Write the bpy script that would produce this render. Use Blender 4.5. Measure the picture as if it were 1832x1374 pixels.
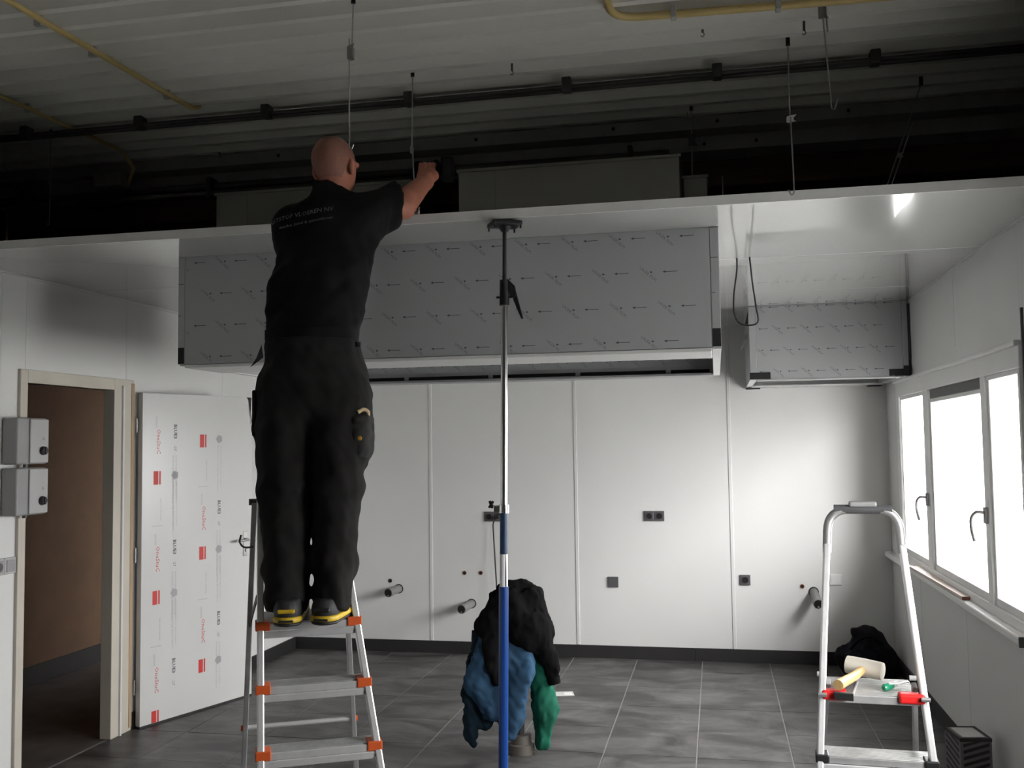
import bpy, bmesh, math, random
import numpy as np
from mathutils import Vector, Matrix
from mathutils.bvhtree import BVHTree
random.seed(7); rng = np.random.default_rng(7)
for o in list(bpy.data.objects): bpy.data.objects.remove(o)
S = bpy.context.scene
COL = S.collection
PI = math.pi

# ------------------------------------------------------------------ camera, world, light, exposure
cam_d = bpy.data.cameras.new('camera'); cam = bpy.data.objects.new('camera', cam_d); COL.objects.link(cam)
cam_d.sensor_width = 36.0; cam_d.lens = 1748.6 / 1832 * 36.0; cam_d.clip_start = .05; cam_d.clip_end = 200
YAW, PITCH, ROLL = -.2045, .0621, -.0135
fw = Vector((math.sin(YAW)*math.cos(PITCH), math.cos(YAW)*math.cos(PITCH), math.sin(PITCH)))
rt = Vector((math.cos(YAW), -math.sin(YAW), 0)); up = rt.cross(fw)
r2 = rt*math.cos(ROLL) + up*math.sin(ROLL); u2 = -rt*math.sin(ROLL) + up*math.cos(ROLL)
cam.matrix_world = Matrix(((r2.x, u2.x, -fw.x, 0), (r2.y, u2.y, -fw.y, 0), (r2.z, u2.z, -fw.z, 1.7), (0, 0, 0, 1)))
S.camera = cam
W = bpy.data.worlds.new('overcast_sky'); S.world = W; W.use_nodes = True
bg = W.node_tree.nodes['Background']; bg.inputs[0].default_value = (1, .995, .99, 1)
# overcast sky: luminance (1 + 2 sin(elevation)) / 3
_tc = W.node_tree.nodes.new('ShaderNodeTexCoord'); _sp = W.node_tree.nodes.new('ShaderNodeSeparateXYZ'); _mr = W.node_tree.nodes.new('ShaderNodeMapRange')
W.node_tree.links.new(_tc.outputs['Generated'], _sp.inputs[0]); W.node_tree.links.new(_sp.outputs['Z'], _mr.inputs['Value'])
_mr.inputs['From Min'].default_value = 0; _mr.inputs['To Min'].default_value = .6; _mr.inputs['To Max'].default_value = 1.8
W.node_tree.links.new(_mr.outputs[0], bg.inputs[1])
S.view_settings.view_transform = 'Standard'; S.view_settings.look = 'None'; S.view_settings.gamma = 1
S.view_settings.use_curve_mapping = False
S.view_settings.exposure = 4.78
S.cycles.use_denoising = True
S.cycles.max_bounces = 10; S.cycles.diffuse_bounces = 7; S.cycles.glossy_bounces = 4; S.cycles.transparent_max_bounces = 12
S.cycles.sample_clamp_indirect = 6

def portal(name, loc, rot, sx, sy):
    l = bpy.data.lights.new(name, 'AREA'); l.shape = 'RECTANGLE'; l.size = sx; l.size_y = sy
    l.cycles.is_portal = True
    o = bpy.data.objects.new(name, l); COL.objects.link(o); o.location = loc; o.rotation_euler = rot
    return o
# all light is the overcast sky, let in by the windows of the right wall; the second portal's window is out of frame
portal('window_right_daylight', (1.36, 5.95, 1.5), (0, PI/2, 0), 1.2, 2.9)
portal('window_right_offscreen', (1.36, 3.0, 1.5), (0, PI/2, 0), 1.2, 1.2)

# room constants (metres)
L, R, D, C, YF, ROOF = -3.547, 1.282, 7.871, 2.624, 3.853, 3.4
YB = -3.2

# ------------------------------------------------------------------ materials
def mat(name, col, rough=.6, metal=0, var=.06, scale=6, bump=0, bscale=60, coat=0, spec=.5, stretch=None, detail=4, col2=None):
    m = bpy.data.materials.new(name); m.use_nodes = True
    nt = m.node_tree; b = nt.nodes['Principled BSDF']
    b.inputs['Roughness'].default_value = rough; b.inputs['Metallic'].default_value = metal
    b.inputs['Specular IOR Level'].default_value = spec
    if coat: b.inputs['Coat Weight'].default_value = coat; b.inputs['Coat Roughness'].default_value = .035
    tc = nt.nodes.new('ShaderNodeTexCoord'); mp = nt.nodes.new('ShaderNodeMapping')
    nt.links.new(tc.outputs['Object'], mp.inputs[0])
    if stretch: mp.inputs['Scale'].default_value = stretch
    n = nt.nodes.new('ShaderNodeTexNoise'); n.inputs['Scale'].default_value = scale; n.inputs['Detail'].default_value = detail
    nt.links.new(mp.outputs[0], n.inputs['Vector'])
    r = nt.nodes.new('ShaderNodeValToRGB')
    c2 = col2 or tuple(min(1, c*(1+var)) for c in col)
    r.color_ramp.elements[0].color = (*[c*(1-var) for c in col], 1); r.color_ramp.elements[0].position = .3
    r.color_ramp.elements[1].color = (*c2, 1); r.color_ramp.elements[1].position = .7
    nt.links.new(n.outputs['Fac'], r.inputs[0]); nt.links.new(r.outputs[0], b.inputs['Base Color'])
    if bump:
        n2 = nt.nodes.new('ShaderNodeTexNoise'); n2.inputs['Scale'].default_value = bscale; n2.inputs['Detail'].default_value = 3
        nt.links.new(mp.outputs[0], n2.inputs['Vector'])
        bp = nt.nodes.new('ShaderNodeBump'); bp.inputs['Strength'].default_value = bump; bp.inputs['Distance'].default_value = .01
        nt.links.new(n2.outputs['Fac'], bp.inputs['Height']); nt.links.new(bp.outputs[0], b.inputs['Normal'])
    return m
M = {}
M['wall'] = mat('white_panel', (.68, .68, .67), .55, var=.015, scale=2)
M['ceil'] = mat('glossy_white_panel', (.55, .55, .54), .16, var=.01, scale=2, coat=1, spec=.6)
M['joint'] = mat('joint_strip_white', (.66, .66, .65), .5, var=.02)
M['seam'] = mat('dark_seam', (.06, .06, .06), .8)
M['roof'] = mat('grey_steel_deck', (.76, .755, .71), .5, var=.02, scale=2)
M['steel_dark'] = mat('dark_steel_beam', (.28, .275, .26), .7, var=.1)
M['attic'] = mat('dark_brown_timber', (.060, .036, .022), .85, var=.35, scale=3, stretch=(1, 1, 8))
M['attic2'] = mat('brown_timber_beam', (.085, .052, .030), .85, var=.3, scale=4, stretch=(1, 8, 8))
M['black'] = mat('black_paint', (.012, .012, .012), .55, var=.1)
M['steelpipe'] = mat('dark_steel_pipe', (.055, .053, .05), .45, var=.1)
M['blackpl'] = mat('black_plastic', (.014, .014, .015), .4, var=.1)
M['tape'] = mat('black_tape', (.008, .008, .008), .7)
M['base'] = mat('black_baseboard', (.018, .017, .017), .6, var=.15)
M['base_floor'] = mat('grout', (.25, .243, .232), .8, var=.1, scale=30)
M['film'] = mat('hood_film', (.355, .368, .368), .42, var=.03, scale=3)
M['steelin'] = mat('hood_steel', (.34, .345, .345), .4, metal=.3, var=.05)
M['hoodlip'] = mat('hood_lip', (.62, .62, .61), .4, var=.03)
M['ink'] = mat('film_ink', (.06, .06, .065), .7)
M['inkpale'] = mat('film_ink_pale', (.16, .165, .17), .7)
M['dooredge'] = mat('door_edge_wood', (.42, .30, .19), .6, var=.1, scale=8, stretch=(6, 6, .5))
M['frame'] = mat('door_frame_cream', (.55, .51, .44), .5, var=.04)
M['doorfilm'] = mat('door_film_white', (.60, .60, .59), .25, var=.02, scale=2)
M['red'] = mat('print_red', (.55, .035, .03), .5)
M['greyink'] = mat('print_grey', (.34, .34, .35), .6)
M['darkink'] = mat('print_dark', (.10, .10, .11), .6)
M['alu'] = mat('aluminium', (.80, .80, .80), .33, metal=.55, var=.06, scale=20, bump=.05, bscale=200)
M['alud'] = mat('worn_aluminium', (.46, .46, .46), .42, metal=.6, var=.15, scale=15)
M['chrome'] = mat('chrome', (.75, .75, .75), .15, metal=1, var=.02)
M['galv'] = mat('galvanised_wire', (.38, .38, .38), .4, metal=.8, var=.1)
M['orange'] = mat('orange_plastic', (.62, .10, .02), .45)
M['redpl'] = mat('red_plastic', (.62, .015, .015), .4)
M['grey'] = mat('grey_plastic', (.30, .30, .30), .5, var=.03)
M['greylt'] = mat('light_grey_plastic', (.42, .42, .415), .5, var=.03)
M['sock'] = mat('dark_grey_socket', (.085, .085, .09), .45, var=.04)
M['whitepl'] = mat('white_plastic', (.80, .80, .79), .4, var=.02)
M['pvc'] = mat('grey_pvc', (.20, .195, .19), .45, var=.06)
M['copper'] = mat('copper_pipe', (.35, .16, .09), .5, metal=.5)
M['hole'] = mat('dark_hole', (.01, .008, .007), .9)
M['yellow'] = mat('yellow_conduit', (.56, .43, .18), .45, var=.08, scale=4)
M['blue'] = mat('blue_paint_pole', (.004, .045, .22), .35, var=.06)
M['navy'] = mat('navy_sleeve', (.008, .038, .095), .45, var=.06)
M['pine'] = mat('pine_handle', (.62, .40, .17), .45, var=.12, scale=10, stretch=(8, 8, 1))
M['rubber'] = mat('off_white_rubber', (.62, .58, .50), .6, var=.05)
M['greenpl'] = mat('green_handle', (.01, .20, .10), .3)
M['skin'] = mat('skin', (.37, .14, .088), .65, var=.08, scale=14)
M['stubble'] = mat('skin_stubble', (.205, .085, .058), .7, var=.12, scale=120)
M['shirt'] = mat('black_polo', (.007, .007, .0075), .9, var=.2, scale=20, spec=.15)
M['trous'] = mat('charcoal_work_trousers', (.014, .0135, .013), .9, var=.3, scale=9, spec=.2)
M['pocket'] = mat('charcoal_pocket', (.017, .017, .0165), .9, var=.3, scale=9)
M['shoe'] = mat('black_shoe', (.025, .025, .027), .6, var=.2)
M['sole_y'] = mat('yellow_sole', (.62, .42, .02), .5, var=.05)
M['gold'] = mat('brass_snap', (.75, .42, .06), .35, metal=.6)
M['rule'] = mat('wooden_rule', (.50, .38, .22), .6)
M['tshirtink'] = mat('shirt_print', (.16, .17, .17), .7)
M['jblack'] = mat('black_fleece', (.0055, .0055, .006), .95, spec=.1, var=.3, scale=12)
M['jblue'] = mat('blue_workwear', (.030, .072, .13), .9, spec=.15, var=.2, scale=7)
M['jnavy'] = mat('navy_workwear', (.011, .024, .036), .9, spec=.15, var=.25, scale=7)
M['jgreen'] = mat('green_workwear', (.009, .10, .062), .85, spec=.2, var=.25, scale=7)
M['bag'] = mat('black_bag_cloth', (.006, .006, .010), .85, spec=.2, var=.3, scale=10)
M['standfoot'] = mat('stand_foot_grey_brown', (.13, .115, .10), .6)
M['paper'] = mat('white_sheet', (.60, .60, .58), .6)
M['card'] = mat('printed_carton', (.17, .165, .165), .7, var=.08)
M['carddark'] = mat('carton_dark_print', (.035, .030, .032), .7)
M['plyw'] = mat('cut_board', (.60, .52, .46), .6, var=.08, scale=5)
M['plywe'] = mat('board_edge_red', (.22, .09, .07), .7)
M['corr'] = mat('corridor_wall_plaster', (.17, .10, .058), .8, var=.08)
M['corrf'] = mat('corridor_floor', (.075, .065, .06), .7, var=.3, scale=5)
M['ground'] = mat('pale_paving', (.28, .28, .275), .9, var=.08, scale=2)
M['rearwall'] = mat('old_wall', (.34, .32, .29), .8, var=.1)
M['duct'] = mat('grey_duct', (.30, .30, .28), .6, var=.05, scale=3)

def tile_mat():
    m = bpy.data.materials.new('slate_look_tile'); m.use_nodes = True; nt = m.node_tree; b = nt.nodes['Principled BSDF']
    g = nt.nodes.new('ShaderNodeNewGeometry'); oi = nt.nodes.new('ShaderNodeObjectInfo')
    mp = nt.nodes.new('ShaderNodeMapping'); mp.inputs['Scale'].default_value = (1.0, 1.8, 1)
    nt.links.new(g.outputs['Position'], mp.inputs[0])
    n = nt.nodes.new('ShaderNodeTexNoise'); n.inputs['Scale'].default_value = 2.6; n.inputs['Detail'].default_value = 9; n.inputs['Roughness'].default_value = .66
    n.inputs['Distortion'].default_value = .6
    nt.links.new(mp.outputs[0], n.inputs['Vector'])
    r = nt.nodes.new('ShaderNodeValToRGB')
    r.color_ramp.elements[0].position = .40; r.color_ramp.elements[0].color = (.030, .029, .028, 1)
    r.color_ramp.elements[1].position = .66; r.color_ramp.elements[1].color = (.125, .121, .117, 1)
    nt.links.new(n.outputs['Fac'], r.inputs[0])
    mx = nt.nodes.new('ShaderNodeMix'); mx.data_type = 'RGBA'; mx.blend_type = 'MULTIPLY'; mx.inputs[0].default_value = 1
    mr = nt.nodes.new('ShaderNodeMapRange'); mr.inputs['To Min'].default_value = .85; mr.inputs['To Max'].default_value = 1.12
    nt.links.new(oi.outputs['Random'], mr.inputs['Value'])
    nt.links.new(r.outputs[0], mx.inputs[6]); nt.links.new(mr.outputs[0], mx.inputs[7])
    nt.links.new(mx.outputs[2], b.inputs['Base Color'])
    b.inputs['Roughness'].default_value = .46
    bp = nt.nodes.new('ShaderNodeBump'); bp.inputs['Strength'].default_value = .12; bp.inputs['Distance'].default_value = .01
    nt.links.new(n.outputs['Fac'], bp.inputs['Height']); nt.links.new(bp.outputs[0], b.inputs['Normal'])
    return m
M['tile'] = tile_mat()
def glass_mat():
    m = bpy.data.materials.new('window_glass'); m.use_nodes = True; nt = m.node_tree
    nt.nodes.remove(nt.nodes['Principled BSDF']); out = nt.nodes['Material Output']
    t = nt.nodes.new('ShaderNodeBsdfTransparent'); t.inputs[0].default_value = (.95, .95, .95, 1)
    g = nt.nodes.new('ShaderNodeBsdfGlossy'); g.inputs['Roughness'].default_value = .02
    f = nt.nodes.new('ShaderNodeFresnel'); f.inputs[0].default_value = 1.2
    mx = nt.nodes.new('ShaderNodeMixShader')
    ge = nt.nodes.new('ShaderNodeNewGeometry'); sb = nt.nodes.new('ShaderNodeMath'); sb.operation = 'SUBTRACT'; sb.inputs[0].default_value = 1
    ml = nt.nodes.new('ShaderNodeMath'); ml.operation = 'MULTIPLY'
    nt.links.new(ge.outputs['Backfacing'], sb.inputs[1]); nt.links.new(f.outputs[0], ml.inputs[0]); nt.links.new(sb.outputs[0], ml.inputs[1])
    nt.links.new(ml.outputs[0], mx.inputs[0]); nt.links.new(t.outputs[0], mx.inputs[1]); nt.links.new(g.outputs[0], mx.inputs[2])
    nt.links.new(mx.outputs[0], out.inputs['Surface'])
    return m
M['glass'] = glass_mat()

# ------------------------------------------------------------------ mesh helpers
class MB:
    def __init__(s): s.v = []; s.f = []; s.mi = []
    def add(s, vs, fs, mi=0):
        o = len(s.v); s.v += [tuple(v) for v in vs]; s.f += [tuple(i+o for i in f) for f in fs]; s.mi += [mi]*len(fs); return s
    def box(s, x0, x1, y0, y1, z0, z1, mi=0, mtx=None):
        vs = [Vector((x, y, z)) for z in (z0, z1) for y in (y0, y1) for x in (x0, x1)]
        if mtx: vs = [mtx @ v for v in vs]
        return s.add(vs, [(0, 2, 3, 1), (4, 5, 7, 6), (0, 1, 5, 4), (2, 6, 7, 3), (0, 4, 6, 2), (1, 3, 7, 5)], mi)
    def tube(s, pts, r, n=10, caps=True, mi=0, sx=1, up_=None):
        pts = [Vector(p) for p in pts]; rs = r if isinstance(r, (list, tuple)) else [r]*len(pts)
        rings = []; prev = None
        for i, p in enumerate(pts):
            a = pts[max(0, i-1)]; b = pts[min(len(pts)-1, i+1)]; t = (b-a).normalized()
            if prev is None:
                h = Vector(up_) if up_ else (Vector((0, 0, 1)) if abs(t.z) < .9 else Vector((1, 0, 0)))
                e = (h - t*h.dot(t)).normalized()
            else: e = (prev - t*prev.dot(t)).normalized()
            prev = e; q = t.cross(e)
            rings.append([p + (e*math.cos(2*PI*k/n) + q*math.sin(2*PI*k/n)*sx)*rs[i] for k in range(n)])
        vs = [v for g in rings for v in g]; fs = []
        for i in range(len(pts)-1):
            for k in range(n): fs.append((i*n+k, i*n+(k+1) % n, (i+1)*n+(k+1) % n, (i+1)*n+k))
        if caps: fs.append(tuple(range(n-1, -1, -1))); fs.append(tuple((len(pts)-1)*n+k for k in range(n)))
        return s.add(vs, fs, mi)
    def bar(s, a, b, w, d, up_=(0, 0, 1), mi=0, ext=0):
        """rectangular bar from a to b; w across (side), d along up_"""
        a, b = Vector(a), Vector(b); t = (b-a).normalized(); a = a - t*ext; b = b + t*ext
        e = Vector(up_); e = (e - t*e.dot(t)).normalized(); q = t.cross(e)
        vs = []
        for p in (a, b):
            for (i, j) in ((-1, -1), (1, -1), (1, 1), (-1, 1)): vs.append(p + q*i*w/2 + e*j*d/2)
        return s.add(vs, [(3, 2, 1, 0), (4, 5, 6, 7), (0, 1, 5, 4), (1, 2, 6, 5), (2, 3, 7, 6), (3, 0, 4, 7)], mi)
    def lathe(s, prof, c=(0, 0, 0), n=20, mtx=None, mi=0):
        vs = []; c = Vector(c)
        for (r, z) in prof:
            for k in range(n):
                v = Vector((r*math.cos(2*PI*k/n), r*math.sin(2*PI*k/n), z))
                vs.append((mtx @ v if mtx else v) + c)
        fs = []
        for i in range(len(prof)-1):
            for k in range(n): fs.append((i*n+k, i*n+(k+1) % n, (i+1)*n+(k+1) % n, (i+1)*n+k))
        fs.append(tuple(range(n-1, -1, -1))); fs.append(tuple((len(prof)-1)*n+k for k in range(n)))
        return s.add(vs, fs, mi)
    def prism(s, poly, fn, d0, d1, mi=0):
        """poly: list of 2D; fn(u,v,d)->xyz"""
        n = len(poly); vs = [fn(u, v, d0) for u, v in poly] + [fn(u, v, d1) for u, v in poly]
        fs = [tuple(range(n-1, -1, -1)), tuple(range(n, 2*n))] + [(i, (i+1) % n, (i+1) % n+n, i+n) for i in range(n)]
        return s.add(vs, fs, mi)
    def build(s, name, m, parent=None, smooth=False, bevel=0, seg=2):
        me = bpy.data.meshes.new(name); me.from_pydata(s.v, [], s.f); me.update()
        ms = m if isinstance(m, (list, tuple)) else [m]
        for q in ms: me.materials.append(M[q] if isinstance(q, str) else q)
        if len(ms) > 1: me.polygons.foreach_set('material_index', s.mi)
        bm = bmesh.new(); bm.from_mesh(me); bmesh.ops.recalc_face_normals(bm, faces=bm.faces); bm.to_mesh(me); bm.free()
        o = bpy.data.objects.new(name, me); COL.objects.link(o)
        if parent: o.parent = parent
        if smooth:
            me.polygons.foreach_set('use_smooth', [True]*len(me.polygons))
            me.set_sharp_from_angle(angle=math.radians(38))
        if bevel:
            b = o.modifiers.new('bevel', 'BEVEL'); b.width = bevel; b.segments = seg; b.limit_method = 'ANGLE'
        return o
def tag(o, label, cat, group=None):
    o['label'] = label; o['category'] = cat
    if group: o['group'] = group
    return o
def struct(o, label=None):
    o['kind'] = 'structure'
    if label: o['label'] = label
    return o
def empty(name, loc=(0, 0, 0), rz=0, parent=None):
    o = bpy.data.objects.new(name, None); COL.objects.link(o); o.location = loc; o.rotation_euler = (0, 0, rz); o.empty_display_size = .1
    if parent: o.parent = parent
    return o
def spline(pts, n=8):
    P = [Vector(p) for p in pts]; out = []
    for i in range(len(P)-1):
        a, b, c, d = P[max(0, i-1)], P[i], P[i+1], P[min(len(P)-1, i+2)]
        for k in range(n):
            t = k/n
            out.append(.5*((2*b) + (c-a)*t + (2*a-5*b+4*c-d)*t*t + (3*b-a-3*c+d)*t**3))
    out.append(P[-1]); return out
def fillet(pts, r, n=6):
    P = [Vector(p) for p in pts]; out = [P[0]]
    for i in range(1, len(P)-1):
        a = P[i] + (P[i-1]-P[i]).normalized()*r; b = P[i] + (P[i+1]-P[i]).normalized()*r
        for k in range(n+1):
            t = k/n; out.append(a*(1-t)**2 + P[i]*2*t*(1-t) + b*t*t)
    out.append(P[-1]); return out
def text_mesh(txt, size, align='CENTER', bold=0):
    cu = bpy.data.curves.new('t', 'FONT'); cu.body = txt; cu.size = size; cu.align_x = align; cu.align_y = 'CENTER'
    cu.resolution_u = 1; cu.offset = bold
    o = bpy.data.objects.new('t', cu); COL.objects.link(o)
    dg = bpy.context.evaluated_depsgraph_get(); me = bpy.data.meshes.new_from_object(o.evaluated_get(dg))
    v = [tuple(x.co) for x in me.vertices]; f = [tuple(p.vertices) for p in me.polygons]
    bpy.data.objects.remove(o); bpy.data.curves.remove(cu); bpy.data.meshes.remove(me)
    return v, f

# ------------------------------------------------------------------ SDF sculpting (organic shapes)
class SDF:
    def __init__(s, lo, hi, h):
        s.lo = np.array(lo, np.float32); s.h = h; s.n = np.ceil((np.array(hi)-np.array(lo))/h).astype(int)+1
        s.f = np.full(s.n, .25, np.float32)
        s.ax = [s.lo[i] + h*np.arange(s.n[i], dtype=np.float32) for i in range(3)]
    def sub(s, lo, hi):
        a = [int(max(0, math.floor((lo[i]-s.lo[i])/s.h))) for i in range(3)]
        b = [int(min(s.n[i], math.ceil((hi[i]-s.lo[i])/s.h)+1)) for i in range(3)]
        sl = tuple(slice(a[i], b[i]) for i in range(3))
        g = np.meshgrid(*[s.ax[i][sl[i]] for i in range(3)], indexing='ij')
        return sl, g
    def blend(s, sl, d, k, cut=False):
        f = s.f[sl]
        if cut: s.f[sl] = np.maximum(f, -d); return
        if k > 0:
            hh = np.clip(.5+.5*(f-d)/k, 0, 1); s.f[sl] = f*(1-hh)+d*hh-k*hh*(1-hh)
        else: s.f[sl] = np.minimum(f, d)
    def rc(s, a, b, r1, r2, k=.02, sy=1, cut=False, plane=None):
        a = np.array(a, float); b = np.array(b, float); R_ = max(r1, r2)+max(.05, k*1.5)
        sl, g = s.sub(np.minimum(a, b)-R_, np.maximum(a, b)+R_)
        if min(x.size for x in g) == 0: return s
        A = a.copy(); B = b.copy(); Y = g[1]/sy; A[1] /= sy; B[1] /= sy
        ba = B-A; L2 = max(1e-9, ba@ba)
        px, py, pz = g[0]-A[0], Y-A[1], g[2]-A[2]
        t = np.clip((px*ba[0]+py*ba[1]+pz*ba[2])/L2, 0, 1)
        d = np.sqrt((px-ba[0]*t)**2+(py-ba[1]*t)**2+(pz-ba[2]*t)**2)-(r1+(r2-r1)*t)
        if sy < 1: d = d*(sy+.15)
        if plane is not None:
            p, n = np.array(plane[0]), np.array(plane[1], float); n /= np.linalg.norm(n)
            d = np.maximum(d, (g[0]-p[0])*n[0]+(g[1]-p[1])*n[1]+(g[2]-p[2])*n[2])
        s.blend(sl, d.astype(np.float32), k, cut); return s
    def ell(s, c, r, k=.02, rz=0, cut=False):
        R_ = max(r)+max(.05, k*1.5); c = np.array(c, float)
        sl, g = s.sub(c-R_, c+R_)
        x, y, z = g[0]-c[0], g[1]-c[1], g[2]-c[2]
        if rz: x, y = x*math.cos(rz)+y*math.sin(rz), -x*math.sin(rz)+y*math.cos(rz)
        k0 = np.sqrt((x/r[0])**2+(y/r[1])**2+(z/r[2])**2); k1 = np.sqrt((x/r[0]**2)**2+(y/r[1]**2)**2+(z/r[2]**2)**2)+1e-6
        s.blend(sl, (k0*(k0-1)/k1).astype(np.float32), k, cut); return s
    def cutplane(s, p, n):
        n = np.array(n, float); n /= np.linalg.norm(n)
        g = np.meshgrid(*s.ax, indexing='ij', sparse=True)
        s.f = np.maximum(s.f, ((g[0]-p[0])*n[0]+(g[1]-p[1])*n[1]+(g[2]-p[2])*n[2]).astype(np.float32)); return s
    def noise(s, amp, freq, seed=0, aniso=(1, 1, 1)):
        r = np.random.default_rng(seed); g = np.meshgrid(*s.ax, indexing='ij', sparse=True)
        acc = np.zeros(s.n, np.float32)
        for o in range(4):
            d = r.normal(size=3)*np.array(aniso); d = d/np.linalg.norm(d)*freq*(1+.6*o); ph = r.uniform(0, 6.28)
            d2 = r.normal(size=3)*freq*.5; ph2 = r.uniform(0, 6.28)
            acc += np.sin(g[0]*d[0]+g[1]*d[1]+g[2]*d[2]+ph+1.6*np.sin(g[0]*d2[0]+g[1]*d2[1]+g[2]*d2[2]+ph2)).astype(np.float32)/(1+.5*o)
        s.f = s.f+acc*amp*.5; return s
    def mesh(s):
        f = s.f; S_ = f < 0; n = f.shape
        c = [(i, j, k) for i in (0, 1) for j in (0, 1) for k in (0, 1)]
        def cs(A, o): return A[o[0]:n[0]-1+o[0], o[1]:n[1]-1+o[1], o[2]:n[2]-1+o[2]]
        cnt = sum(cs(S_, o).astype(np.int8) for o in c)
        m = (cnt > 0) & (cnt < 8); I = np.argwhere(m); idx = np.full(m.shape, -1, np.int64); idx[m] = np.arange(len(I))
        pos = np.zeros((len(I), 3)); w = np.zeros(len(I))
        for a in c:
            for ax in range(3):
                if a[ax]: continue
                b = list(a); b[ax] = 1
                fa = f[I[:, 0]+a[0], I[:, 1]+a[1], I[:, 2]+a[2]]; fb = f[I[:, 0]+b[0], I[:, 1]+b[1], I[:, 2]+b[2]]
                x = (fa < 0) != (fb < 0); t = np.where(x, fa/(fa-fb+1e-12), 0)
                p = np.array(a, float)[None]+np.zeros((len(I), 3)); p[:, ax] += t
                pos[x] += p[x]; w[x] += 1
        V = s.lo+(I+pos/w[:, None])*s.h
        Q = []
        for ax in range(3):
            a = [slice(None)]*3; b = [slice(None)]*3; a[ax] = slice(0, -1); b[ax] = slice(1, None)
            x = S_[tuple(a)] != S_[tuple(b)]; E_ = np.argwhere(x); u, v = [q for q in range(3) if q != ax]
            E_ = E_[(E_[:, u] > 0) & (E_[:, v] > 0) & (E_[:, u] < n[u]-1) & (E_[:, v] < n[v]-1)]
            ins = S_[E_[:, 0], E_[:, 1], E_[:, 2]]
            def at(du, dv):
                e = E_.copy(); e[:, u] += du; e[:, v] += dv; return idx[e[:, 0], e[:, 1], e[:, 2]]
            q = np.stack([at(-1, -1), at(0, -1), at(0, 0), at(-1, 0)], 1)
            flip = ins if ax != 1 else ~ins
            q = np.where(flip[:, None], q, q[:, ::-1]); Q.append(q)
        Q = np.concatenate(Q); Q = Q[(Q >= 0).all(1)]
        return V, Q
    def build(s, name, m, parent=None, smooth_it=3):
        V, Q = s.mesh()
        # a few Laplacian passes take out the voxel facets
        if smooth_it:
            e = np.concatenate([Q[:, [0, 1]], Q[:, [1, 2]], Q[:, [2, 3]], Q[:, [3, 0]]]); e = np.concatenate([e, e[:, ::-1]])
            deg = np.bincount(e[:, 0], minlength=len(V))[:, None]
            for it in range(smooth_it):
                a = np.stack([np.bincount(e[:, 0], weights=V[e[:, 1], i], minlength=len(V)) for i in range(3)], 1)/np.maximum(deg, 1)
                V = V+(a-V)*.5
        me = bpy.data.meshes.new(name); me.vertices.add(len(V)); me.vertices.foreach_set('co', V.astype(np.float32).ravel())
        me.loops.add(Q.size); me.loops.foreach_set('vertex_index', Q.astype(np.int32).ravel())
        me.polygons.add(len(Q)); me.polygons.foreach_set('loop_start', np.arange(0, Q.size, 4, dtype=np.int32))
        me.update(calc_edges=True); me.validate()
        me.polygons.foreach_set('use_smooth', [True]*len(me.polygons))
        for q in (m if isinstance(m, (list, tuple)) else [m]): me.materials.append(M[q])
        o = bpy.data.objects.new(name, me); COL.objects.link(o)
        if parent: o.parent = parent
        return o

# ================================================================== STRUCTURE
# floor: slab of grout with single tiles
fl = struct(MB().box(L-.02, R+.02, YB, D+.02, -.12, -.002).build('floor', 'base_floor'))
T = .5033; TX0 = -1.1507; TY0 = D-.3843; g = .004
tile_me = MB().box(-T/2+g, T/2-g, -T/2+g*.5, T/2-g*.5, -.012, 0).build('tile', 'tile', fl).data
first = bpy.data.objects['tile']; used = False
for i in range(-6, 7):
    for j in range(-3, 23):
        x = TX0+(i+.5)*T; y = TY0-(j-.5)*T
        x0, x1 = max(x-T/2, L), min(x+T/2, R); y0, y1 = max(y-T/2, YB), min(y+T/2, D)
        if x1-x0 < .02 or y1-y0 < .02: continue
        if used: o = first.copy(); COL.objects.link(o)
        else: o = first; used = True
        o.scale = (1, 1, 1)
        if x1-x0 < T-.01 or y1-y0 < T-.01:
            o.scale = ((x1-x0)/T, (y1-y0)/T, 1); x, y = (x0+x1)/2, (y0+y1)/2
        o.location = (x, y, random.uniform(-.0006, .0006))

# back wall: panels with joint strips
wb = struct(empty('wall_back', (0, D, 0)))
P0, PW = -2.3359, 1.2198
xs = [L-.08] + [P0+PW*i for i in range(-1, 4) if P0+PW*i > L+.05] + [R+.08]
for a, b in zip(xs[:-1], xs[1:]):
    MB().box(a+.0015, b-.0015, 0, .08, 0, C+.03).build('panel', 'wall', wb, bevel=.002)
for x in xs[1:-1]:
    MB().box(x-.013, x+.013, -.005, .002, .1, C).build('joint_strip', 'joint', wb, bevel=.003)
# left wall: panels, door opening Y 4.50 .. 5.27, Z 2.06
wl = struct(empty('wall_left', (L, 0, 0)))
DO0, DO1, DOZ = 4.50, 5.40, 2.06
def lp(y0, y1, z0, z1, m='wall'): return MB().box(-.05, 0, y0+.001, y1-.001, z0, z1).build('panel', m, wl)
lp(YB, 3.1, 0, ROOF); lp(3.1, YF+.05, 0, ROOF); lp(YF+.05, 4.32, 0, C+.03); lp(4.32, DO0, 0, C+.03)
lp(DO0, 5.40, DOZ, C+.03); lp(DO1, 6.6, 0, C+.03); lp(6.6, D+.08, 0, C+.03)
for y in (4.32, 5.40, 6.6): MB().box(-.001, .0012, y-.004, y+.004, DOZ+.07 if y == 5.40 else .1, C).build('joint_strip', 'joint', wl)
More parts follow.
